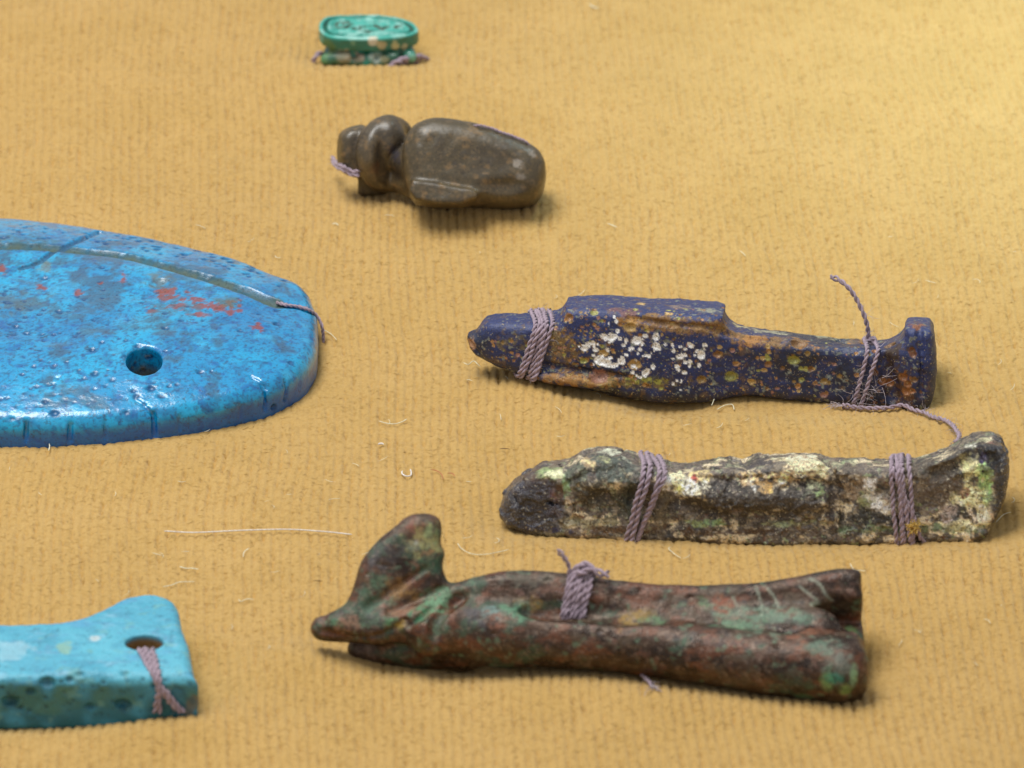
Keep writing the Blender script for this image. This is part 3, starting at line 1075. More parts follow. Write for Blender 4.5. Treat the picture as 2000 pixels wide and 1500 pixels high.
        p.blob(H[0], (a, max(b, .08), b), col(*c), (.6, .1, 0), warp=.8, wscale=.06, seed=int(x) % 53, amt=.85, speckle=.8, sp_scale=.03)
    for q, s, c in pits:
        k = np.nonzero(np.abs(V - q).max(1) < s.max() * 1.5)[0]
        dk = np.linalg.norm((V[k] - q) / s, axis=1) + .22 * fbm(V[k, 0] + .6 * V[k, 2], V[k, 1] + .5 * V[k, 0], V[k, 2] - .6 * V[k, 0], .02, 66, 2)
        d = np.full(len(V), 9.0); d[k] = dk
        w = c[0] > 0.8
        p.mix(sstep(1.15, 0.85, d) * (1.0 if w else 0.9), c, (0.35, 0.0 if w else 0.15, 0.3))
    # lit sole of the foot, its brightness painted as paler grey
    xr = P(1806, 700)[0]
    p.mix(sstep(xr, xr + 0.03, V[:, 0]) * 0.7, col(66, 70, 84), (.5, 0, .1))
    mat = surface_material("weathered_blue_glass", bump=((60, 0.7, 0.008), (150, 0.5, 0.004)), var=0.35, var_scale=75, coat_rough=0.15, grit=0.6, grit_scale=60, chip=0.8, chip_col=(0.42, 0.33, 0.18))
    root = empty("glass_figure", (c0[0], c0[1], 0))
    tag(root, "dark blue mummy-shaped glass figure, gold-pitted, with a cluster of white specks", "amulet")
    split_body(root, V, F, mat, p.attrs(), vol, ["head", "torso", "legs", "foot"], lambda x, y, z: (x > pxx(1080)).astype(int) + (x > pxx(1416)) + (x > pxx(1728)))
    return vol


vb = build_blue_figure()
binding("five-strand mauve thread wound around the narrow left end of the dark blue glass figure", vb,
        [((1038 + 8.5 * k, 618), (1016 + 8.5 * k, 726)) for k in range(5)], 0.0195, 100, fuzz=70, jit=0.012)
top = vb.hit([1697], [672])[0][0]
knot = [top + [-.03, -.01, .02], top + [.0, -.03, .055], top + [.05, -.01, .04], top + [.02, .03, .05], top + [-.02, .0, .04], top + [.05, -.04, .02], top + [.085, -.02, .0]]
upend = [top + [0, 0, .03], on_plane(1693, 635, top, (0, -1, 0)), on_plane(1680, 600, top + [0, .05, 0], (0, -1, 0)), on_plane(1660, 566, top + [0, .1, 0], (0, -1, 0)), on_plane(1640, 548, top + [0, .15, 0], (0, -1, 0)), on_plane(1622, 541, top + [0, .18, 0], (0, -1, 0))]
binding("mauve thread knotted round the blue glass figure's ankle, one frayed end standing up", vb,
        [((1688, 672), (1674, 770)), ((1706, 672), (1690, 770))], 0.018, 130, extra=[(knot, 0.017, "knot", (0, .6)), (upend, 0.020, "loose_end", (0, .9))], fuzz=60, jit=0.01)


def loose_thread(pts, r, label, seed, fray=(1, 1), fuzz=30, name="loose_thread", flen=0.09):
    pts = np.array(pts)
    o = empty(name, tuple(pts.mean(0) * [1, 1, 0]))
    tag(o, label, "thread")
    (V, F), pp = yarn(spline(pts), r, seed=seed, fray=fray, wob=0.12)
    make_mesh("strand", V, F, THREAD, o)
    V, F = fuzz_on(pp, r, fuzz, seed, flen)
    tag(make_mesh("fuzz", V, F, FUZZ, o), kind="stuff")
    # frayed tips
    g = np.random.default_rng(seed)
    ends = []
    for e, sgn in ((0, 1), (-1, -1)):
        if not fray[0 if e == 0 else 1]: continue
        d = pp[e] - pp[8 if e == 0 else -9]; d /= np.linalg.norm(d)
        for _ in range(12):
            dd = d + g.normal(0, .4, 3); dd[2] = abs(dd[2]) * .3
            q = np.array([pp[e] - d * .03, pp[e] + dd * .03, pp[e] + dd * .06 + g.normal(0, .012, 3), pp[e] + dd * .09 + g.normal(0, .02, 3)])
            ends.append(tube(q, 0.003, 3))
    if ends:
        V, F = join(ends)
        tag(make_mesh("frayed_tip", V, F, FUZZ, o), kind="stuff")
    return o


def on_cloth(px, py, up=0.02):
    q = P(px, py, 0.0)
    for _ in range(3):
        q = P(px, py, float(cloth_big(np.array([q[0]]), np.array([q[1]]))[0]) + up)
    return q


loose_thread([on_cloth(1645, 792, .03), on_cloth(1690, 797, .03), on_cloth(1735, 797, .03), on_cloth(1765, 793, .03), on_cloth(1792, 802, .03), on_cloth(1826, 814, .03), on_cloth(1850, 822, .03),
              P(1866, 838, .10), P(1872, 852, .14), P(1868, 868, .20)], 0.019,
             "twisted mauve thread trailing from the blue figure's foot to the iridescent glass figure", 5, fuzz=50)
# tangle of hairs by the ankle
tg = empty("hair_tangle", tuple(on_cloth(1700, 760)))
tag(tg, "wispy tangle of pale hairs caught on the ankle thread of the blue glass figure", "hair")
q0 = vb.hit([1700], [762])[0][0] + [0, -.03, 0]
q1 = vb.hit([1722], [745])[0][0] + [0, -.03, 0]
V, F = fuzz_on(np.array([q0, q0, q1, q0 + [-.1, 0, -.02]]), 0.05, 26, 77, 0.22, 0.0022)
tag(make_mesh("hairs", V, F, FUZZ, tg), kind="stuff")


# ================================================================== IRIDESCENT WEATHERED GLASS FIGURE
def build_iridescent():
    c0 = P(1450, 1040, 0.0) + [0, 0.27, 0]
    n = np.array([0, -math.cos(math.radians(16)), math.sin(math.radians(16))])
    out = [(979, 985), (986, 966), (1005, 938), (1030, 920), (1060, 907), (1096, 905), (1110, 902), (1135, 886), (1170, 878), (1212, 882), (1248, 896), (1290, 909), (1360, 908), (1395, 901), (1425, 902), (1455, 911), (1475, 898), (1520, 891),
           (1598, 889), (1612, 898), (1700, 899), (1790, 899), (1830, 888), (1862, 876), (1885, 862), (1915, 853), (1940, 851), (1955, 858), (1966, 884), (1961, 920), (1952, 960), (1938, 1004), (1926, 1032), (1900, 1046), (1860, 1050), (1700, 1054),
           (1500, 1052), (1300, 1048), (1200, 1045), (1100, 1038), (1030, 1030), (990, 1018), (979, 1005)]
    out = [(x, y + (6 if y < 965 else 0)) for x, y in out]
    pts = [on_plane(x, y, c0, n) for x, y in out]
    lo, hi = np.min(pts, 0) - 0.12, np.max(pts, 0) + 0.12
    lo[1] -= 0.42; hi[1] += 0.42
    vol = Vol(lo, hi, 0.0115)

    def T(X, Y, Z):
        xs = np.array([P(a, 1000)[0] for a in (975, 1010, 1120, 1250, 1500, 1620, 1850, 1920, 1970)])
        return np.interp(X, xs, [0.12, 0.20, 0.27, 0.28, 0.27, 0.25, 0.24, 0.26, 0.22])
    vol.add(prism(pts, n, T, 0.06, smooth=0))

    def L(pxs, r, k, off=(0, 0, 0), cut=True, m=5):
        q = spline([(x, y, 0) for x, y in pxs], m)
        H, ok = vol.hit(q[:, 0], q[:, 1]); H = H[ok] + np.array(off)
        for i in range(len(H) - 1):
            (vol.cut if cut else vol.add)(capsule(H[i], H[i + 1], r), k)
        return H
    L([(1092, 908), (1108, 930), (1124, 955), (1120, 985), (1126, 1020)], 0.03, 0.008)          # step behind the head
    L([(1145, 895), (1138, 920), (1145, 945)], 0.010, 0.012)
    L([(1306, 912), (1310, 950), (1304, 1000), (1298, 1030)], 0.010, 0.012)
    L([(1612, 898), (1630, 935), (1645, 965), (1648, 1000), (1644, 1035)], 0.028, 0.006)           # joint across the legs
    L([(1320, 925), (1400, 935), (1470, 932), (1560, 940), (1640, 950)], 0.018, 0.03)
    L([(1300, 905), (1380, 915), (1440, 918)], 0.02, 0.03)
    L([(1350, 965), (1450, 975), (1600, 978)], 0.06, 0.08, (0, 0.03, 0), False)
    L([(1130, 950), (1180, 940), (1290, 945)], 0.05, 0.08, (0, 0.03, 0), False)
    L([(1820, 930), (1870, 915), (1910, 890)], 0.05, 0.06, (0, 0.0, 0.03))
    L([(1915, 900), (1925, 950), (1918, 1010)], 0.018, 0.03)
    L([(1040, 962), (1060, 975), (1085, 985)], 0.016, 0.03)
    L([(1005, 965), (1012, 1000), (1006, 1015)], 0.014, 0.02)
    # overhang: the piece rests on its middle, a shadow line runs below
    vol.cut(capsule(on_plane(1300, 1064, c0, n) + [0, -0.32, -0.0], on_plane(1880, 1066, c0, n) + [0, -0.32, 0], 0.085), 0.03)
    rough = lambda X, Y, Z: (0.010 * vnoise(X, Y, Z, 0.25, 51) + 0.008 * vnoise(X, Y, Z, 0.09, 52) + 0.005 * vnoise(X, Y, Z, 0.04, 53) + .003 * vnoise(X, Y, Z, 0.025, 54))
    vol.displace(rough)
    # flaking layers: raised plates with stepped edges
    vol.displace(lambda X, Y, Z: -0.012 * sstep(0.06, 0.09, fbm(X, Y, Z, 0.34, 55, 3)))
    vol.displace(lambda X, Y, Z: -0.012 * sstep(0.20, 0.225, fbm(X, Y, Z, 0.20, 58, 3)))
    g = np.random.default_rng(15)
    for _ in range(150):
        x = g.uniform(1000, 1940); y = g.uniform(905, 1040)
        H, ok = vol.hit([x], [y])
        if ok[0]:
            r = g.uniform(.008, .022)
            vol.cut(ellipsoid(H[0] + n * r * .4, (r * g.uniform(.8, 1.6), r, r * .8)), 0.006)
    V, F = vol.mesh()
    X, Y, Z = V.T
    p = Paint(V, col(124, 106, 90), 0.38, 0.0, 0.6)
    p.noise(-0.1, 0.45, 0.30, 301, col(72, 62, 54), amt=0.8)
    p.noise(0.0, 0.5, 0.22, 304, col(96, 90, 82), amt=0.4)
    p.noise(0.15, 0.4, 0.07, 307, col(156, 140, 112), amt=0.7)
    p.noise(0.27, 0.31, 0.10, 340, col(222, 202, 160), (.3, .2, .4), amt=0.8, stretch=(1.6, 1, 1))
    p.noise(0.42, 0.50, 0.12, 345, col(176, 196, 140), (.3, .2, .4), amt=0.35)
    p.noise(0.30, 0.5, 0.045, 310, col(30, 28, 30), amt=0.8)
    p.noise(0.42, 0.58, 0.035, 313, col(164, 146, 112), (0.45, .2, .2), amt=0.85)
    p.noise(0.53, 0.62, 0.035, 316, col(140, 158, 104), (0.4, .25, .2), amt=0.8)
    p.noise(0.53, 0.62, 0.045, 319, col(126, 72, 48), (0.5, .1, 0), amt=0.8)

    def patch(x, y, a, b, c, fin=(.4, .25, .2), amt=.95, wp=.8, ws=.06):
        H, ok = vol.hit([x], [y])
        if c[1] > c[0] + 10 and c[1] > 120: c = (c[0] * .75 + 36, c[1] * .82 + 14, c[2] * .8 + 26)
        a *= 1.25; b *= 1.5
        if max(c) > 170: c = tuple(min(255, q * 1.12) for q in c)
        p.blob(H[0], (a, max(a, b, .06), b), col(*c), fin, soft=.15, speckle=.55, sp_scale=.04, warp=wp, wscale=ws, seed=int(x + y) % 71, amt=amt)
    for x, y, a, b, c in [(1050, 985, .20, .10, (30, 32, 42)), (1000, 1000, .10, .10, (26, 30, 48)), (1035, 940, .16, .05, (112, 82, 58)), (1060, 960, .05, .05, (124, 98, 72)), (1085, 985, .06, .10, (122, 88, 66)),
                          (1075, 970, .03, .03, (150, 96, 80)), (1062, 915, .12, .025, (150, 190, 96)), (1085, 922, .06, .02, (190, 196, 140)), (1105, 955, .02, .09, (130, 190, 110)), (1112, 985, .03, .06, (180, 160, 130)),
                          (1125, 928, .07, .08, (108, 116, 94)), (1150, 900, .05, .05, (206, 176, 118)), (1178, 895, .05, .04, (180, 180, 110)), (1190, 881, .18, .02, (186, 200, 160)), (1200, 915, .15, .06, (92, 104, 92)),
                          (1160, 960, .12, .09, (84, 76, 58)), (1220, 985, .12, .12, (80, 86, 66)), (1296, 990, .06, .14, (124, 112, 88)), (1305, 938, .05, .05, (214, 206, 200)), (1330, 950, .07, .05, (232, 216, 178)),
                          (1328, 953, .04, .03, (226, 206, 70)), (1350, 958, .10, .05, (238, 222, 190)), (1322, 925, .05, .04, (216, 190, 140)), (1372, 930, .07, .02, (206, 176, 110)), (1356, 934, .02, .015, (196, 60, 44)),
                          (1368, 968, .06, .03, (220, 200, 150)), (1468, 953, .035, .03, (226, 226, 220)), (1500, 940, .14, .035, (230, 186, 110)), (1524, 950, .06, .04, (236, 214, 180)), (1500, 952, .05, .03, (230, 176, 70)),
                          (1603, 960, .05, .045, (150, 204, 100)), (1585, 950, .04, .03, (196, 210, 150)), (1450, 905, .04, .02, (150, 140, 130)), (1560, 893, .22, .035, (222, 196, 150)), (1585, 905, .14, .06, (214, 186, 138)),
                          (1610, 925, .05, .04, (206, 178, 130)), (1480, 905, .1, .03, (88, 80, 84)), (1655, 950, .09, .10, (150, 124, 92)), (1660, 925, .10, .04, (120, 104, 86)), (1625, 990, .04, .16, (74, 56, 48)),
                          (1500, 985, .45, .12, (84, 74, 68)), (1400, 990, .28, .10, (82, 70, 64)), (1440, 997, .05, .02, (168, 146, 140)), (1700, 960, .05, .06, (212, 208, 200)), (1722, 985, .09, .05, (196, 190, 180)),
                          (1690, 985, .04, .08, (140, 164, 86)), (1690, 1015, .16, .06, (48, 46, 40)), (1790, 920, .10, .08, (112, 92, 70)), (1840, 930, .16, .10, (104, 90, 72)), (1830, 960, .12, .08, (112, 92, 72)), (1880, 890, .12, .05, (104, 92, 76)),
                          (1895, 870, .05, .03, (190, 190, 170)), (1940, 865, .04, .03, (158, 96, 70)), (1925, 895, .10, .10, (38, 40, 54)), (1920, 900, .03, .04, (72, 52, 116)), (1893, 915, .06, .06, (200, 190, 120)), (1920, 935, .06, .07, (150, 206, 100)),
                          (1928, 960, .04, .09, (136, 200, 90)), (1900, 985, .10, .10, (206, 200, 130)), (1905, 1010, .10, .07, (222, 196, 160)), (1888, 965, .03, .03, (160, 80, 56)), (1870, 1005, .10, .06, (70, 66, 62)), (1880, 1030, .16, .03, (190, 180, 130)),
                          (1850, 1000, .06, .05, (170, 150, 140)), (1952, 960, .03, .25, (30, 34, 48)), (1360, 1022, .06, .02, (140, 176, 90)), (1400, 1021, .06, .02, (120, 176, 84)), (1540, 1022, .20, .015, (150, 176, 104)), (1160, 1022, .24, .025, (160, 150, 110)),
                          (1780, 1036, .4, .02, (110, 150, 80)), (1210, 1035, .3, .02, (120, 84, 44)), (1450, 1040, .5, .015, (104, 72, 38)), (1000, 1024, .10, .014, (20, 34, 110)), (1060, 1034, .16, .012, (18, 40, 140))]:
        patch(x, y, a, b, c)
    mat = surface_material("flaking_iridescent_glass", bump=((45, 1.0, 0.016), (120, 0.9, 0.008)), var=0.42, var_scale=70, coat_rough=0.16, spec=0.8, grit=0.75, grit_scale=44, chip=0.6, chip_col=(0.68, 0.60, 0.42))
    root = empty("glass_figure", (c0[0], c0[1], 0))
    tag(root, "weathered brown glass figure with flaking iridescent green and cream patches", "amulet")
    lt = sstep(pxx(1120, 990), pxx(1060, 990), V[:, 0] + .12 * fbm(X, Y, Z, .1, 350, 2)) * sstep(.46, .30, V[:, 2] + .1 * fbm(X, Y, Z, .12, 351, 2))
    p.mix(sstep(pxx(1925, 960), pxx(1945, 960), V[:, 0] + .05 * fbm(X, Y, Z, .1, 352, 2)) * .85, col(14, 20, 56), (.2, 0, 1.0))
    p.mix(lt * .8, col(10, 16, 74), (.15, 0, 1.0))
    p.noise(.2, .5, .022, 330, col(38, 34, 32), (.5, 0, .1), amt=.45, octv=2)
    p.noise(.3, .5, .018, 333, col(150, 140, 118), (.4, .1, .2), amt=.35, octv=2)
    mid = .16
    lum = np.maximum(p.c @ np.array([.3, .6, .1]), 1e-3)[:, None]
    p.c = lum + (p.c - lum) * .85
    p.c = p.c * (lum / mid) ** .38
    split_body(root, V, F, mat, p.attrs(), vol, ["head", "torso", "legs", "foot"], lambda x, y, z: (x > pxx(1118, 970)).astype(int) + (x > pxx(1306, 970)) + (x > pxx(1850, 970)))
    return vol


vi = build_iridescent()
binding("four-strand mauve thread wound around the chest of the iridescent glass figure", vi,
        [((1258 + 9 * k, 908), (1230 + 9 * k, 1032)) for k in range(4)], 0.021, 160, fuzz=60, jit=0.02)
binding("wide mauve thread winding round the right end of the iridescent figure, beside a yellow fluff", vi,
        [((1742 + 7.5 * k, 908), (1752 + 8 * k, 1032)) for k in range(5)] + [((1744, 908), (1788, 1030)), ((1750, 908), (1778, 1030))], 0.019, 190, fuzz=70, jit=0.018)
q = vi.hit([1784], [1022])[0][0] + [0, -.05, 0]
fl = empty("yellow_fluff", tuple(q * [1, 1, 0]))
tag(fl, "tiny yellow fluff ball stuck to the thread at the iridescent figure's right end", "fluff")
V, F = fuzz_on(np.array([q]), 0.03, 90, 31, 0.06, 0.0045, 0)
tag(make_mesh("fibres", V, F, thread_material("yellow_fibre", col(222, 186, 92)), fl), kind="stuff")


# ================================================================== BRONZE FIGURE
def build_bronze():
    lo, hi = box_of([(590, 1390), (1710, 1390), (590, 1180), (1710, 1180)], -0.1, 0.1, 0.05)
    lo[2] = -0.14; hi[2] = 1.15; hi[1] += 0.35; lo[1] -= 0.05
    vol = Vol(lo, hi, 0.0158)
    C = capsule
    # near side: shoulder and the long leg, far side: back of the figure
    vol.add(C(P(940, 1238, .27), P(1010, 1240, .27), .25, .25))
    vol.add(C(P(1010, 1240, .27), P(1250, 1262, .26), .235, .215), .06)
    vol.add(C(P(1250, 1262, .26), P(1500, 1296, .24), .215, .235), .04)
    vol.add(C(P(1500, 1296, .24), P(1640, 1312, .23), .235, .24), .04)
    nb = np.array([0, -.72, .69]); cb = P(1300, 1190, .40)
    vol.add(prism([on_plane(x, y, cb, nb) for x, y in [(866, 1190), (874, 1152), (900, 1140), (935, 1130), (980, 1121), (1030, 1119), (1110, 1124), (1200, 1137), (1300, 1146), (1400, 1146), (1500, 1139), (1580, 1125), (1640, 1117), (1680, 1119), (1690, 1130), (1692, 1272), (1600, 1262), (1300, 1240), (1000, 1240), (920, 1225)]], nb, .17, .11, smooth=2), .05)
    vol.add(C(P(1000, 1215, .24), P(1350, 1232, .25), .22, .24), .05)
    vol.add(C(P(1350, 1232, .25), P(1600, 1240, .28), .24, .24), .05)
    # foot block at the near right corner
    vol.add(rbox(P(1620, 1304, .20), (.24, .17, .26), .07), .10)
    # flat upper face between the two long ridges
    nt = np.array([0, -.30, .95]); c1 = P(1350, 1225, .40)
    vol.add(prism([on_plane(x, y, c1, nt) for x, y in [(930, 1212), (1010, 1200), (1250, 1228), (1500, 1258), (1600, 1276), (1672, 1284), (1682, 1262), (1640, 1218), (1560, 1186), (1400, 1172), (1150, 1170)]], nt, .13, .09, smooth=2, off=-.12), .09)
    # open notch between the two feet
    vol.cut(prism([on_plane(x, y, c1, nt) for x, y in [(1584, 1192), (1625, 1178), (1665, 1182), (1720, 1180), (1720, 1276), (1684, 1256), (1640, 1216)]], nt, .15, .03, smooth=1, off=-.04), .04)
    vol.cut(ellipsoid(P(1665, 1212, .42), (.13, .11, .18)), .03)
    vol.add(rbox(P(1640, 1262, .10), (.17, .30, .16), .04), .03)
    vol.clip(P(1691, 1250, .3), (1, 0.04, 0.02), .05)
    # hollow between arm and body
    vol.cut(ellipsoid(P(1120, 1194, .50), (.42, .10, .09)), .06)
    vol.cut(ellipsoid(P(1230, 1206, .50), (.30, .06, .06)), .06)
    # neck, head and muzzle
    vol.add(C(P(930, 1230, .30), P(840, 1232, .34), .22, .20), .07)
    vol.add(C(P(850, 1215, .36), P(730, 1222, .36), .17, .13), .06)
    vol.add(C(P(740, 1226, .34), P(630, 1228, .31), .12, .10), .07)
    vol.add(C(P(760, 1215, .40), P(660, 1220, .36), .08, .07), .06)
    vol.add(C(P(705, 1268, .08), P(850, 1276, .06), .10, .14), .07)
    vol.add(C(P(770, 1262, .12), P(900, 1268, .14), .12, .18), .06)
    # crown standing up behind the head
    p0 = P(780, 1200, .40)
    n = np.array([0.10, -math.cos(math.radians(32)), math.sin(math.radians(32))])
    out = [(640, 1210), (676, 1180), (694, 1140), (706, 1098), (732, 1062), (770, 1030), (798, 1008), (832, 1004), (856, 1014), (861, 1036), (858, 1062), (866, 1082), (864, 1108), (872, 1132), (890, 1156), (895, 1215), (800, 1245), (680, 1240)]
    vol.add(prism([on_plane(x, y, p0, n) for x, y in out], n, .125, .11, smooth=3), .06)
    vol.add(C(on_plane(700, 1210, p0, n) + n * .06, on_plane(850, 1172, p0, n) + n * .06, .05, .05), .06)
    # folds in the headdress and the lip of the muzzle
    for a, b, r in (((720, 1185), (830, 1110), .022), ((760, 1195), (860, 1150), .02), ((655, 1240), (760, 1250), .0), ((800, 1220), (850, 1185), .028)):
        if r:
            H, ok = vol.hit([a[0], (a[0] + b[0]) / 2, b[0]], [a[1], (a[1] + b[1]) / 2, b[1]])
            for i in range(2): vol.cut(C(H[i], H[i + 1], r), .04)
    q = spline([(x, y, 0) for x, y in [(905, 1165), (870, 1190), (852, 1215), (850, 1245)]], 4)
    H, ok = vol.hit(q[:, 0], q[:, 1]); H = H[ok]
    for i in range(len(H) - 1): vol.cut(C(H[i], H[i + 1], .03), .05)
    q = spline([(x, y, 0) for x, y in [(625, 1232), (680, 1243), (740, 1240), (790, 1215)]], 4)
    H, ok = vol.hit(q[:, 0], q[:, 1]); H = H[ok]
    for i in range(len(H) - 1): vol.cut(C(H[i] + [0, 0, -.0], H[i + 1], .012), .03)
    vol.cut(ellipsoid(vol.hit([748], [1258])[0][0] + [0, -.02, -.05], (.30, .10, .045)), .04)
    vol.clip((0, 0, -0.10), (0, 0, -1), .02)
    vol.displace(lambda X, Y, Z: 0.010 * vnoise(X / 1.5, Y, Z, 0.3, 71) + 0.006 * vnoise(X / 1.4, Y, Z, 0.12, 72) + 0.003 * vnoise(X, Y, Z, 0.05, 73))
    g = np.random.default_rng(25)
    for _ in range(70):
        H, ok = vol.hit([g.uniform(640, 1690)], [g.uniform(1020, 1360)])
        if ok[0]:
            r = g.uniform(.008, .022)
            vol.cut(ellipsoid(H[0], (r * 1.6, r, r * .7)), 0.01)
    V, F = vol.mesh()
    p = Paint(V, col(80, 58, 44), 0.30, 0.45, 0.0)
    st = (2.0, 1, 1)
    p.noise(-0.1, 0.4, 0.16, 401, col(52, 38, 30), (0.26, .5, 0), stretch=st, amt=.9)
    p.noise(0.05, 0.4, 0.11, 404, col(112, 66, 42), (0.36, .25, 0), stretch=st, amt=.85)
    p.noise(0.15, 0.5, 0.10, 407, col(86, 68, 48), (0.5, .1, 0), stretch=st, amt=.7)
    left = sstep(P(1250, 1200)[0], P(900, 1200)[0], V[:, 0])
    n1 = fbm(p.X / 1.6, p.Y, p.Z, 0.13, 410, 4)
    p.mix(sstep(0.40 - 0.36 * left, 0.75 - 0.36 * left, n1) * 0.75, col(58, 88, 68), (0.62, .05, 0))
    n2 = fbm(p.X, p.Y, p.Z, 0.07, 414, 3)
    p.mix(sstep(0.46 - 0.14 * left, 0.66, n2) * 0.6, col(100, 130, 106), (0.75, 0, 0))
    p.noise(0.38, 0.6, 0.08, 418, col(112, 76, 62), (0.45, .2, 0), amt=.7)
    p.noise(0.36, 0.6, 0.045, 421, col(46, 38, 38), (0.4, .2, 0), amt=.6)
    for x, y, a, b, c, s in [(834, 1056, .13, .12, (176, 172, 112), 1), (848, 1040, .08, .06, (150, 166, 118), 1), (810, 1065, .05, .05, (190, 196, 186), 1), (805, 1032, .09, .10, (150, 92, 74), 1), (838, 1085, .12, .03, (150, 100, 70), 1),
                             (840, 1105, .14, .08, (44, 84, 60), 1), (760, 1080, .16, .07, (74, 66, 70), 1), (740, 1105, .1, .06, (82, 78, 84), 1), (770, 1150, .12, .10, (150, 110, 58), 1), (800, 1165, .10, .05, (156, 116, 58), 1),
                             (730, 1135, .10, .06, (84, 116, 92), 1), (715, 1175, .12, .08, (72, 104, 84), 1), (790, 1195, .14, .05, (150, 100, 70), 1), (825, 1195, .08, .08, (40, 130, 88), 1), (850, 1180, .12, .07, (100, 160, 122), 1),
                             (870, 1160, .12, .04, (110, 156, 124), 1), (680, 1215, .14, .06, (156, 116, 96), 1), (650, 1215, .06, .03, (96, 144, 112), 1), (780, 1218, .05, .03, (170, 134, 40), 1), (765, 1215, .06, .04, (96, 156, 104), 1),
                             (1000, 1195, .16, .04, (96, 146, 116), 1), (960, 1205, .10, .05, (150, 88, 60), 1), (930, 1205, .10, .08, (78, 74, 82), 1), (960, 1195, .08, .04, (120, 150, 150), 1), (1040, 1180, .12, .05, (150, 116, 46), 1),
                             (1180, 1200, .12, .05, (44, 76, 56), 1), (1240, 1205, .16, .04, (156, 124, 50), 1), (1275, 1210, .08, .03, (96, 134, 96), 1), (1372, 1182, .05, .06, (100, 134, 96), 1), (1425, 1195, .16, .05, (124, 146, 124), 1),
                             (1440, 1222, .20, .05, (104, 146, 118), 1), (1500, 1200, .30, .03, (118, 146, 126), 1), (1410, 1178, .10, .04, (150, 82, 54), 1), (1560, 1240, .16, .06, (150, 92, 64), 1), (1610, 1265, .14, .07, (104, 130, 112), 1),
                             (1640, 1300, .12, .07, (112, 120, 110), 1), (1617, 1332, .055, .08, (120, 172, 104), 0), (1650, 1350, .05, .05, (124, 168, 90), 0), (1668, 1320, .03, .08, (150, 196, 150), 0), (1630, 1325, .07, .04, (40, 140, 120), 0), (1570, 1360, .08, .04, (70, 120, 84), 0), (1550, 1330, .12, .09, (54, 72, 56), 1),
                             (1590, 1180, .05, .02, (190, 200, 180), 0), (1660, 1230, .06, .06, (110, 156, 100), 0), (1640, 1200, .07, .08, (40, 34, 30), 1), (1670, 1205, .05, .04, (120, 60, 36), 1),
                             (780, 1300, .2, .03, (90, 100, 80), 1), (1120, 1150, .3, .03, (120, 84, 70), 1), (1050, 1135, .25, .03, (100, 92, 80), 1)]:
        H, ok = vol.hit([x], [y])
        p.blob(H[0], (a, max(a, b) * .9, b), col(*c), (.62, .05, 0), warp=.8 if s else .35, wscale=.07, soft=.4, speckle=.75 if s else .2, sp_scale=.045, seed=int(x * 3 + y) % 83, amt=.72)
    # pale scratches across the far foot
    for pts in ([(1582, 1130), (1600, 1140), (1612, 1160), (1624, 1172)], [(1562, 1146), (1580, 1160), (1600, 1176)], [(1432, 1168), (1440, 1186), (1446, 1200)], [(1476, 1144), (1484, 1170), (1488, 1200)], [(1500, 1150), (1512, 1165), (1520, 1185)]):
        q = spline([(x, y, 0) for x, y in pts], 6)
        H, ok = vol.hit(q[:, 0], q[:, 1]); H = H[ok]
        d = np.min([np.linalg.norm(V - h, axis=1) for h in H], 0)
        p.mix(sstep(.017, .007, d + .004 * fbm(p.X, p.Y, p.Z, .03, 440, 2)) * .7, col(160, 166, 150), (.7, 0, 0))
    mat = surface_material("patinated_bronze", bump=((38, 0.6, 0.010), (110, 0.7, 0.005)), var=0.30, var_scale=48, spec=0.6, grit=0.55, grit_scale=50, chip=0.25, chip_col=(0.30, 0.24, 0.18))
    root = empty("bronze_figure", (P(1150, 1280)[0], P(1150, 1280)[1], 0))
    tag(root, "brown and green patinated bronze figurine with long muzzle and tall crest, nearest the viewer", "amulet")
    p.c *= np.array([.90, .90, .84])
    p.noise(.25, .6, .03, 430, col(44, 34, 30), amt=.5, octv=2)
    p.noise(.3, .6, .025, 433, col(140, 120, 104), amt=.35, octv=2)

    def reg(x, y, z):
        q = np.stack([x, y, z], 1) - CAM
        dep = q @ FWD
        py = 750 - FPX * (q @ UP) / dep
        px = 1000 + FPX * x / dep
        r = np.full(len(x), 2)
        r[px < 865] = 1
        r[(px < 895) & (z > .50)] = 0
        r[(px > 1560) & (y > P(1600, 1225, .35)[1])] = 3
        r[(px > 1560) & (y <= P(1600, 1225, .35)[1])] = 4
        return r
    split_body(root, V, F, mat, p.attrs(), vol, ["crest", "head", "torso", "foot", "foot"], reg)
    return vol


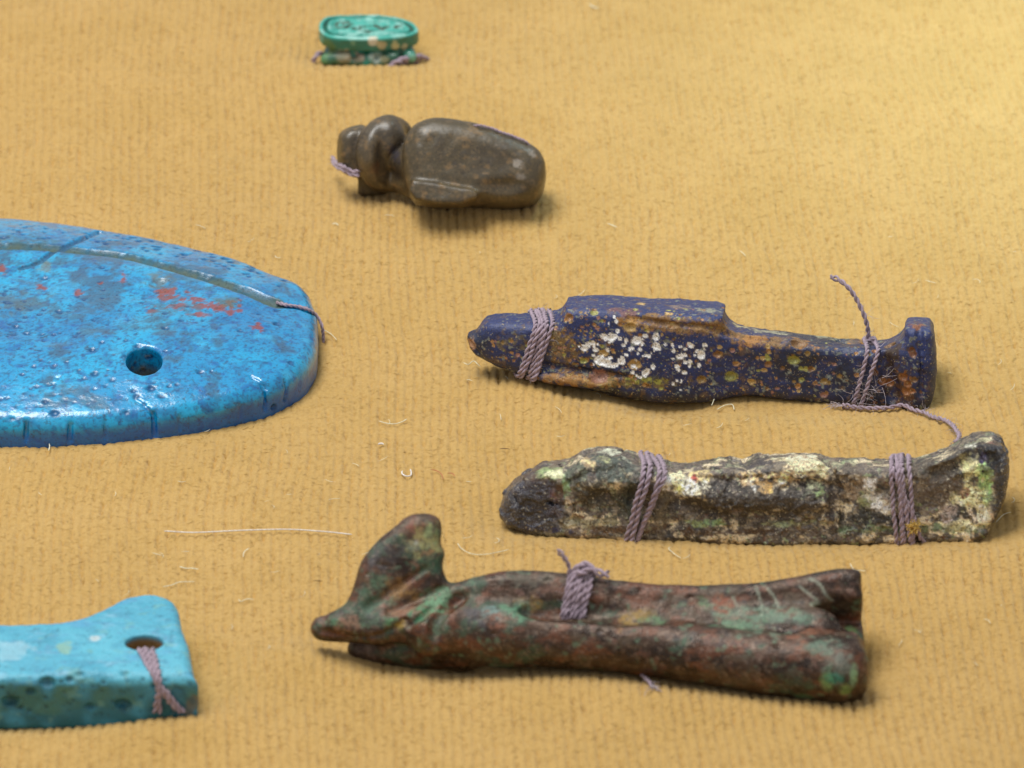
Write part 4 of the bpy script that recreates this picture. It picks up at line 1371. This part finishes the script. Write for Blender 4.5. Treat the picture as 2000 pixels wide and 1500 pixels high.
vz = build_bronze()
H = vz.hit([1128, 1140, 1150], [1130, 1128, 1126])[0]
k0 = H[1] + [0, 0, .03]
knot = [k0 + [-.10, -.03, -.02], k0 + [-.06, 0, .05], k0 + [0, .02, .07], k0 + [.06, 0, .05], k0 + [.02, -.05, .05], k0 + [-.05, -.04, .03], k0 + [-.02, .03, .06], k0 + [.06, .0, .05], k0 + [.12, -.02, .03], k0 + [.19, -.02, .03]]
upe = [k0 + [-.11, -.02, .0], on_plane(1110, 1108, k0, (0, -1, 0)), on_plane(1103, 1092, k0, (0, -1, 0)), on_plane(1092, 1076, k0, (0, -1, 0))]
root = empty("thread_binding", tuple(k0 * [1, 1, 0]))
tag(root, "thick mauve thread knotted over the bronze figurine's waist with a short frayed end", "thread")
allp = []
for i in range(6):
    a = [(1112 + 8.5 * i - 3 * t, 1128 + 74 * t) for t in np.linspace(0, 1, 6)]
    Hh, ok = vz.hit([q[0] - 10 * q2 / 5 for q2, q in enumerate(a)], [q[1] for q in a])
    Hh = Hh[ok] + [0, -.012, .016 + .012 * (i % 2)]
    Hh = np.vstack([Hh[0] + [0.02, .22, -.30], Hh[0] + [0.01, .07, .0], Hh, Hh[-1] + [-.01, -.01, -.10]])
    (V, F), pp = yarn(spline(Hh), .021, seed=300 + i)
    make_mesh("strand", V, F, THREAD, root); allp.append(pp)
for pts, rr, nm in ((knot, .026, "knot"), (upe, .018, "loose_end")):
    (V, F), pp = yarn(spline(pts), rr, seed=340, fray=(0, .8), wob=.14)
    make_mesh(nm, V, F, THREAD, root); allp.append(pp)
V, F = fuzz_on(np.concatenate(allp), .022, 90, 341)
tag(make_mesh("fuzz", V, F, FUZZ, root), kind="stuff")
loose_thread([on_cloth(1232, 1300, .07), on_cloth(1246, 1312, .06), on_cloth(1262, 1326, .04), on_cloth(1276, 1338, .03)], .014, "short dark mauve thread tail poking out under the bronze figurine", 9, fuzz=8)


# ================================================================== TURQUOISE AMULET (front left)
def build_turquoise():
    ztop = 0.42
    out = [(-420, 1230), (-250, 1222), (-100, 1219), (0, 1217), (90, 1215), (150, 1208), (195, 1190), (232, 1168), (268, 1157), (306, 1157), (338, 1166), (352, 1188), (362, 1240), (374, 1296), (380, 1318), (372, 1324), (200, 1324), (0, 1326), (-200, 1332), (-420, 1340)]
    pts = np.array([P(x, y, ztop) for x, y in out]); pts[:, 2] = 0.18
    lo, hi = pts.min(0) - .12, pts.max(0) + .12
    lo[2] = -.14; hi[2] = .56
    vol = Vol(lo, hi, 0.0165)
    vol.add(prism(pts, (0, 0, 1), .25, .085, smooth=3))
    vol.displace(lambda X, Y, Z: 0.016 * vnoise(X, Y, Z, 0.4, 81) + 0.007 * vnoise(X, Y, Z, 0.12, 82) + 0.004 * vnoise(X, Y, Z, 0.05, 83))
    hc = P(282, 1258, ztop)
    vol.cut(cylinder(hc, (0, 0, 1), .145, .7, .02, .125), .03)
    g = np.random.default_rng(3)
    pits = []
    for x, y, r in [(92, 1334, .05), (156, 1316, .03), (136, 1328, .028), (243, 1314, .03), (175, 1380, .03), (240, 1376, .05), (20, 1370, .05), (60, 1350, .03), (300, 1340, .02)] + [(g.uniform(-30, 370), g.uniform(1325, 1400), g.uniform(.008, .016)) for _ in range(60)]:
        H, ok = vol.hit([x], [y])
        if ok[0]:
            vol.cut(ellipsoid(H[0], (r * 1.3, r, r * .8)), .012); pits.append((H[0], r))
    V, F = vol.mesh()
    p = Paint(V, col(78, 168, 194), .5, 0, .12)
    p.noise(-.2, .6, .35, 501, col(94, 184, 206), amt=.8)
    p.noise(.2, .7, .12, 504, col(84, 160, 200), stretch=(2.5, 1, 1), amt=.7)
    p.noise(.35, .7, .08, 507, col(140, 190, 214), stretch=(2, 1, 1), amt=.5)
    p.noise(.1, .5, .05, 517, col(60, 140, 170), stretch=(2, 1, 1), amt=.45)
    p.noise(.42, .6, .03, 519, col(40, 110, 134), amt=.6)
    p.noise(.42, .7, .05, 508, col(88, 140, 178), stretch=(2, 1, 1), amt=.5)
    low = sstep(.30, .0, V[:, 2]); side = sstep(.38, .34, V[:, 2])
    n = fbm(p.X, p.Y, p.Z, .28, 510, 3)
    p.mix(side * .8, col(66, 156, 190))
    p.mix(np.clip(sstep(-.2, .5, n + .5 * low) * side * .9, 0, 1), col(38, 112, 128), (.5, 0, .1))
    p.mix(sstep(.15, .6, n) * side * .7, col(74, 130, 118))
    p.noise(.4, .6, .10, 513, col(122, 174, 160), amt=.4)
    for x, y, a, b, c in [(20, 1268, .14, .07, (150, 196, 210)), (185, 1246, .04, .02, (220, 220, 214)), (125, 1268, .05, .04, (150, 186, 150)), (60, 1200, .2, .05, (104, 176, 214)), (375, 1380, .05, .06, (130, 100, 56)), (340, 1365, .12, .05, (24, 84, 104)), (10, 1362, .3, .1, (50, 110, 104))]:
        H, ok = vol.hit([x], [y]); p.blob(H[0], (a, b * 2, .1), col(*c), warp=.9, seed=int(x) % 41, amt=.6)
    for q, r in pits:
        p.blob(q, r * 1.1, col(26, 74, 84), (.6, 0, 0), warp=.5, soft=.45, amt=.7)
    dh = np.hypot(V[:, 0] - hc[0], (V[:, 1] - hc[1]) * 1.19)
    p.mix(sstep(.17, .15, dh) * sstep(.42, .37, V[:, 2]), col(158, 120, 70), (.8, 0, 0))
    mat = surface_material("turquoise_faience", bump=((30, 0.6, 0.012), (90, .6, .006)), var=.16, var_scale=40, coat_rough=.25, grit=.35, grit_scale=40)
    root = empty("faience_amulet", (P(150, 1370)[0], P(150, 1370)[1], 0))
    tag(root, "light turquoise faience amulet with flared end and thread hole, lower left corner", "amulet")
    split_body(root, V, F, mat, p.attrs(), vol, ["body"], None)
    t = empty("thread_binding", tuple(hc * [1, 1, 0]))
    tag(t, "mauve thread coming out of the turquoise amulet's hole and forking down its front", "thread")
    ap = []
    for k, path in enumerate([[(272, 1272), (284, 1292), (300, 1318), (308, 1345), (306, 1370), (304, 1392)], [(286, 1272), (300, 1294), (308, 1320), (312, 1345), (330, 1370), (352, 1392)],
                              [(280, 1272), (292, 1294), (304, 1320), (310, 1345), (309, 1370), (312, 1392)], [(296, 1272), (306, 1294), (311, 1320), (313, 1340), (336, 1368), (360, 1392)]]):
        H, ok = vol.hit([a for a, b in path], [b for a, b in path]); H = H[ok]
        H = H + [0, -.018, .014]
        H = np.vstack([H[0] + [-.01, .05, -.15], H[0] + [0, .03, -.02], H])
        (Vt, Ft), pp = yarn(spline(H), .021, seed=k + 50)
        make_mesh("strand", Vt, Ft, THREAD, t); ap.append(pp)
    Vt, Ft = fuzz_on(np.concatenate(ap), .02, 20, 44, .06)
    tag(make_mesh("fuzz", Vt, Ft, FUZZ, t), kind="stuff")


build_turquoise()


# ================================================================== BROWN STONE AMULET (middle distance)
def build_stone():
    lo, hi = box_of([(650, 400), (1080, 400), (650, 300), (1080, 300)], -.05, .1, .08)
    lo[2] = -.12; hi[2] = 1.0; hi[1] += .35; lo[1] -= .55
    vol = Vol(lo, hi, .0158)
    ax, s, v = frame(P(1040, 345, .30) - P(820, 305, .36))
    R = (ax, s, v)
    n = np.array([.0, -math.cos(math.radians(38)), math.sin(math.radians(38))])
    c0 = P(930, 330, .33)
    out = [(800, 262), (825, 243), (862, 238), (920, 246), (980, 262), (1040, 290), (1062, 315), (1066, 345), (1058, 380), (1035, 402), (990, 407), (930, 404), (850, 398), (806, 380), (790, 350), (786, 300)]
    vol.add(prism([on_plane(x, y, c0, n) for x, y in out], n, .34, .20, smooth=3))
    # wing ledge low on the near side
    vol.add(prism([on_plane(x, y, c0 + n * .26, n) for x, y in [(806, 356), (850, 362), (905, 372), (938, 376), (930, 392), (900, 402), (850, 402), (812, 396), (800, 378)]], n, .13, .03, smooth=1), .07)
    vol.cut(ellipsoid(on_plane(985, 368, c0 + n * .40, n), (.26, .12, .10)), .05)
    # flat back ridge
    # brim, neck and snout knob
    bx = np.array([.75, -.63, .20]); bx /= np.linalg.norm(bx)
    cb = P(756, 300, .34)
    vol.add(cylinder(cb, bx, .335, .10, .08), .0)
    vol.add(rbox(P(728, 342, .12), (.13, .12, .15), .03), .05)
    vol.add(ellipsoid(cb + bx * .02 + [0, .02, .10], (.16, .20, .24)), .04)
    vol.cut(ellipsoid(cb + bx * .20 + [0, -.06, -.06], (.13, .16, .20)), .04)
    vol.add(capsule(cb, P(830, 325, .33), .09, .22), .03)
    vol.add(capsule(P(772, 352, .12), P(850, 355, .22), .11, .22), .05)
    vol.add(capsule(cb - bx * .05, cb - bx * .25 + [0, 0, -.05], .20, .14), .03)
    n2 = np.array([.35, -.9, .3]); n2 /= np.linalg.norm(n2)
    c2 = P(695, 322, .25)
    vol.add(prism([on_plane(x, y, c2, n2) for x, y in [(664, 275), (672, 258), (692, 249), (720, 250), (728, 290), (722, 335), (700, 345), (680, 342), (665, 325)]], n2, .13, .07, smooth=3), .03)
    vol.displace(lambda X, Y, Z: .010 * vnoise(X, Y, Z, .25, 91) + .004 * vnoise(X, Y, Z, .08, 92))
    V, F = vol.mesh()
    p = Paint(V, col(80, 69, 48), .34, 0, 0)
    p.noise(-.2, .6, .5, 601, col(80, 70, 58), amt=.8)
    p.noise(.1, .7, .3, 604, col(112, 94, 66), amt=.6)
    p.noise(.35, .6, .05, 607, col(136, 106, 66), amt=.55)
    p.noise(.35, .6, .04, 610, col(66, 60, 54), amt=.5)
    p.noise(.15, .5, .12, 613, col(64, 54, 40), amt=.5)
    p.noise(.3, .5, .025, 616, col(118, 98, 70), amt=.4, octv=2)
    for x, y, r, c in [(1010, 322, .05, (168, 158, 146)), (1040, 300, .06, (160, 150, 138)), (1016, 345, .03, (150, 140, 128)), (772, 300, .07, (52, 52, 72)), (775, 330, .08, (40, 36, 36)), (735, 330, .05, (96, 64, 40))]:  # pale spots paint the body's highlight, dark ones the shade inside the collar
        H, ok = vol.hit([x], [y]); p.blob(H[0], r, col(*c), (.4, 0, 0), warp=.8, amt=.6, seed=int(x) % 30, speckle=.7, sp_scale=.03)
    mat = surface_material("dark_brown_stone", bump=((30, .35, .008), (90, .4, .004)), var=.22, var_scale=45, spec=.6, grit=.5, grit_scale=46, chip=.3, chip_col=(.28, .19, .09))
    root = empty("stone_amulet", (c0[0], c0[1], 0))
    tag(root, "smooth dark brown stone amulet with rounded body and disc-like collar, behind the blue plaque", "amulet")
    def reg(x, y, z):
        dd = (x - cb[0]) * bx[0] + (y - cb[1]) * bx[1] + (z - cb[2]) * bx[2]
        return np.where(dd > .10, 2, np.where(dd > -.085, 1, 0))
    split_body(root, V, F, mat, p.attrs(), vol, ["knob", "collar", "body"], reg)
    a = P(655, 318, .16); 
    t = empty("thread_binding", tuple(a * [1, 1, 0]))
    tag(t, "mauve thread looped low around the left knob of the brown stone amulet", "thread")
    H, ok = vol.hit([668, 684, 702], [322, 330, 332])
    pts = np.vstack([[P(650, 306, .12)], [P(655, 316, .14)], H + [0, -.02, 0]])
    ap = []
    for k, o in enumerate(((0, 0, 0), (0, -.01, -.03))):
        (Vt, Ft), pp = yarn(spline(pts + np.array(o)), .018, seed=k + 70); make_mesh("strand", Vt, Ft, THREAD, t); ap.append(pp)
    Vt, Ft = fuzz_on(np.concatenate(ap), .02, 16, 71, .08); tag(make_mesh("fuzz", Vt, Ft, FUZZ, t), kind="stuff")
    # thread pulled over the far shoulder
    q = [(930, 250), (960, 256), (1000, 270), (1030, 284)]
    H, ok = vol.hit([a for a, b in q], [b + 3 for a, b in q]); H = H[ok]
    if len(H) > 2:
        t = empty("thread_binding", tuple(H[0] * [1, 1, 0]))
        tag(t, "mauve thread drawn along the far upper edge of the brown stone amulet", "thread")
        H = np.vstack([H[0] + [-.15, .12, -.1], H + [0, .04, .02], H[-1] + [.05, .12, -.15]])
        (Vt, Ft), pp = yarn(spline(H), .011, seed=75); make_mesh("strand", Vt, Ft, THREAD, t)


C2 = capsule
build_stone()


# ================================================================== SCARAB (upside down, far)
def build_scarab():
    zt = .26
    c = P(720, 51, zt)
    lo = c + [-.62, -.50, -.52]; hi = c + [.62, .55, .1]
    vol = Vol(lo, hi, .0118)
    out = [(623, 55), (625, 40), (640, 31), (680, 27), (740, 27), (788, 35), (811, 46), (818, 57), (802, 66), (762, 72), (713, 75), (660, 73), (634, 66)]
    pts = np.array([P(x, y, zt) for x, y in out]); pts[:, 2] = zt - .07
    pr = prism(pts, (0, 0, 1), .07, .025, smooth=4)
    vol.add(pr)
    # border channels and carved signs

    def ring(off, w, dep):
        def f(X, Y, Z):
            d = np.abs(pr.d2(X, Y, Z * 0) + off)
            return np.sqrt(d * d + (Z - zt) ** 2 * (w / dep) ** 2) - w
        f.box = None
        vol.cut(f, .008)
    ring(.060, .020, .035)
    ring(.125, .012, .02)

    def L(pts, r):
        q = [P(x, y, zt) for x, y in pts]
        for i in range(len(q) - 1): vol.cut(capsule(q[i], q[i + 1], r), .008)
    carve = [([(655, 50), (660, 43), (676, 41), (686, 47), (676, 54), (660, 54)], .020), ([(670, 48), (672, 46)], .016), ([(692, 56), (720, 60), (746, 56), (756, 51)], .024), ([(704, 53), (732, 50), (744, 54)], .018),
             ([(715, 44), (740, 43)], .010), ([(774, 52), (780, 48)], .022), ([(706, 64), (730, 64)], .014)]
    for q, r in carve: L(q, r)
    # the beetle underneath: back, head and folded legs
    b0 = c + [0, 0, -.26]
    vol.add(ellipsoid(b0, (.42, .26, .13)), .0)
    vol.add(rbox(c + [0, 0, -.17], (.36, .18, .08), .04), .02)
    for x0, x1 in ((-.38, -.20), (-.12, .02), (.08, .24), (.30, .38)):
        vol.add(capsule(c + [x0, -.17, -.25], c + [x1, -.19, -.215], .055, .06), .02)
    for x in (-.16, .05, .27): vol.cut(capsule(c + [x, -.33, -.24], c + [x + .03, -.20, -.20], .02), .02)
    vol.displace(lambda X, Y, Z: .007 * vnoise(X, Y, Z, .15, 95) + .004 * vnoise(X, Y, Z, .05, 96))
    V, F = vol.mesh()
    p = Paint(V, col(8, 112, 98), .28, 0, .6)
    p.noise(-.1, .5, .15, 701, col(20, 104, 84), amt=.8)
    p.noise(.1, .6, .10, 704, col(40, 168, 160), amt=.6)
    top = sstep(zt - .03, zt - .012, V[:, 2])
    p.mix(top, col(66, 172, 156), (.35, 0, .5))
    nt_ = fbm(p.X, p.Y, p.Z, .09, 707, 3)
    p.mix(top * sstep(0, .5, nt_) * .65, col(160, 216, 204))
    d2 = pr.d2(V[:, 0], V[:, 1], V[:, 2] * 0)
    p.mix(np.exp(-((d2 + .06) / .018) ** 2) * sstep(zt - .06, zt - .02, V[:, 2]) * sstep(.5, -.2, nt_), col(40, 58, 46), (.7, 0, 0))
    p.mix(np.exp(-((d2 + .125) / .012) ** 2) * sstep(zt - .05, zt - .01, V[:, 2]) * .5, col(46, 130, 118))
    for q, r in carve:
        for i in range(len(q) - 1):
            for t in np.linspace(0, 1, 4):
                w = P(q[i][0] * (1 - t) + q[i + 1][0] * t, q[i][1] * (1 - t) + q[i + 1][1] * t, zt)
                p.blob(w, r * 1.15, col(64, 62, 42), (.8, 0, 0), warp=.3, soft=.3, amt=.8)
    for x, y, r, c_ in [(728, 79, .045, (226, 214, 190)), (745, 89, .045, (196, 178, 134)), (772, 90, .045, (206, 196, 140)), (790, 92, .03, (180, 170, 130)), (690, 85, .03, (120, 160, 130)), (640, 92, .08, (90, 120, 70)), (668, 112, .06, (214, 200, 176)),
                        (700, 112, .05, (190, 160, 140)), (735, 114, .07, (190, 200, 190)), (752, 116, .04, (220, 206, 160)), (632, 112, .05, (110, 170, 110)), (805, 116, .05, (130, 190, 170))]:
        H, ok = vol.hit([x], [y])
        if ok[0]: p.blob(H[0], r, col(*c_), (.7, 0, 0), warp=.6, soft=.3, amt=.85, seed=int(x) % 37)
    low = sstep(zt - .145, zt - .16, V[:, 2])
    p.mix(low * sstep(-.3, .3, fbm(p.X, p.Y, p.Z, .12, 711, 2)) * .6, col(70, 96, 70), (.6, 0, .2))
    mat = surface_material("green_glazed_steatite", bump=((40, .4, .006),), var=.12, var_scale=50)
    root = empty("scarab", (c[0], c[1], 0))
    tag(root, "small green glazed scarab turned upside down, carved oval base facing up, at the top", "scarab")
    split_body(root, V, F, mat, p.attrs(), vol, ["carved_base", "beetle"], lambda x, y, z: (z < zt - .145).astype(int))
    t = empty("thread_binding", (c[0], c[1] - .3, 0))
    tag(t, "mauve thread holding the green scarab down around its foot", "thread")
    z0 = .03
    a = np.linspace(-2.9, .0 + 2.9 - 2.9, 16)
    for k, (x0, x1, yy, zz) in enumerate([(-.54, -.40, -.10, .0), (.14, .48, -.22, .02), (.10, .44, -.25, .0), (.24, .54, -.18, .0)]):
        b = np.array([c[0], c[1], 0])
        pts = [b + [x0, yy - .04, zz - .10], b + [x0 + (x1 - x0) * .3, yy - .06, zz + .01], b + [x0 + (x1 - x0) * .7, yy, zz + .04], b + [x1, yy + .10, zz - .04]]
        (Vt, Ft), pp = yarn(spline(pts), .023, seed=k + 80); make_mesh("strand", Vt, Ft, THREAD, t)


build_scarab()

# ================================================================== LOOSE HAIRS AND LINT
def hair(pts_px, r, mat, label, up=.02, group=None, name="lint_fibre", cat="lint", seed=0):
    pts = np.array([on_cloth(x, y, up) for x, y in pts_px])
    pts, t = resample(spline(pts), .02)
    tp = np.ones(len(pts)); tp[0] = tp[-1] = .3
    V, F = tube(pts, r, 6, tp)
    c = pts.mean(0) * [1, 1, 0]
    o = make_mesh(name, V - c, F, mat)
    o.location = c
    tag(o, label, cat, group)
    return o


WHITE = thread_material("white_hair", col(240, 226, 220), .5)
RED = thread_material("red_fibre", col(176, 96, 66), .7)
DARK = thread_material("dark_fibre", col(110, 84, 56), .7)
hair([(320, 1037), (380, 1040), (470, 1036), (560, 1034), (630, 1038), (688, 1044)], .0052, WHITE, "long nearly straight white hair between the blue plaque and the bronze figurine", name="hair", cat="hair", up=.03)
hair([(786, 919), (785, 925), (793, 930), (802, 929), (803, 921), (801, 916)], .0062, WHITE, "tiny white curled fibre shaped like a horseshoe, above the bronze crest")
hair([(841, 917), (852, 919), (862, 926), (866, 936)], .0032, RED, "fine reddish fibre arching on the cloth, right of the curled white one")
hair([(874, 924), (882, 924), (889, 930)], .0035, RED, "short reddish fibre beside the arched red one")
hair([(738, 868), (744, 866), (750, 868)], .009, WHITE, "small thick white speck of lint right of the blue plaque")
hair([(893, 1060), (902, 1072), (922, 1082), (945, 1083), (970, 1079), (995, 1073)], .0032, PALE, "long pale fibre curving below the iridescent figure's left tip")
hair([(1310, 1068), (1306, 1072), (1320, 1084), (1330, 1090)], .0034, PALE, "pale hooked fibre just below the iridescent figure")
hair([(740, 822), (752, 826), (770, 828), (785, 824), (795, 818)], .0042, PALE, "pale fibre bent like a smile, right of the blue plaque")
hair([(905, 708), (915, 712), (925, 705), (938, 716)], .0036, PALE, "pale crinkled fibre at the blue figure's pointed left end", up=.05)
hair([(350, 1106), (362, 1110), (376, 1110), (388, 1112)], .0045, PALE, "short thick pale fibre above the turquoise amulet's hole end")
hair([(475, 1088), (477, 1078), (487, 1070)], .004, PALE, "small pale hooked fibre midway between turquoise amulet and white hair")
hair([(318, 1146), (335, 1143), (350, 1137), (380, 1136)], .0036, PALE, "pale wavy fibre just above the turquoise amulet's flared end")
hair([(466, 1170), (470, 1175), (482, 1170), (496, 1171)], .0036, PALE, "pale forked fibre left of the bronze muzzle")
hair([(610, 1134), (630, 1134)], .0028, DARK, "short straight dark fibre left of the bronze crest")
hair([(975, 877), (985, 876), (996, 877)], .0035, DARK, "tiny straight dark fibre between the two glass figures' left ends")
hair([(1400, 800), (1415, 792), (1430, 790), (1434, 800)], .0042, PALE, "pale looped fibre in front of the blue figure's middle")
hair([(1186, 436), (1196, 440), (1206, 444)], .004, PALE, "small pale fibre between the stone amulet and the blue figure")
hair([(648, 438), (655, 436), (661, 440)], .005, PALE, "tiny pale speck right of the blue plaque's upper rim")
hair([(1150, 8), (1160, 14), (1170, 16)], .006, PALE, "pale blurred fibre at the top edge right of the scarab")
hair([(1660, 1100), (1668, 1112), (1690, 1115)], .0034, PALE, "pale bent fibre behind the bronze figurine's far foot")
hair([(628, 642), (646, 652), (658, 664)], .0030, PALE, "fine pale fibre touching the right end of the blue plaque")
hair([(1945, 1020), (1960, 1005), (1975, 1000)], .0034, PALE, "pale fibre sticking out beyond the iridescent figure's right foot")
hair([(1390, 792), (1397, 776), (1408, 768)], .0036, PALE, "fine pale hair leaning against the blue figure's lower edge", up=.06)
hair([(95, 880), (97, 872), (96, 866)], .005, PALE, "tiny pale fibre stuck upright at the blue plaque's front edge", up=.03)
g = np.random.default_rng(99)
stray = []
for _ in range(110):
    x, y = g.uniform(0, 1990), g.uniform(420, 1340)
    l = g.uniform(8, 26); a = g.uniform(-.7, .7) + (math.pi / 2 if g.random() < .25 else 0); b = g.normal(0, .7)
    pts = [(x, y)]
    for k in range(3):
        a += b * .7
        pts.append((pts[-1][0] + math.cos(a) * l / 3, pts[-1][1] + math.sin(a) * l / 3 * .6))
    q = np.array([on_cloth(u, v, .018) for u, v in pts])
    q, t = resample(spline(q, 5), .02)
    tp = np.ones(len(q)); tp[0] = tp[-1] = .3
    stray.append(tube(q, g.uniform(.0016, .0032), 4, tp))
V, F = join(stray)
tag(make_mesh("stray_lint", V, F, PALE), "fine pale stray fibres scattered all over the golden cloth", "lint", kind="stuff")
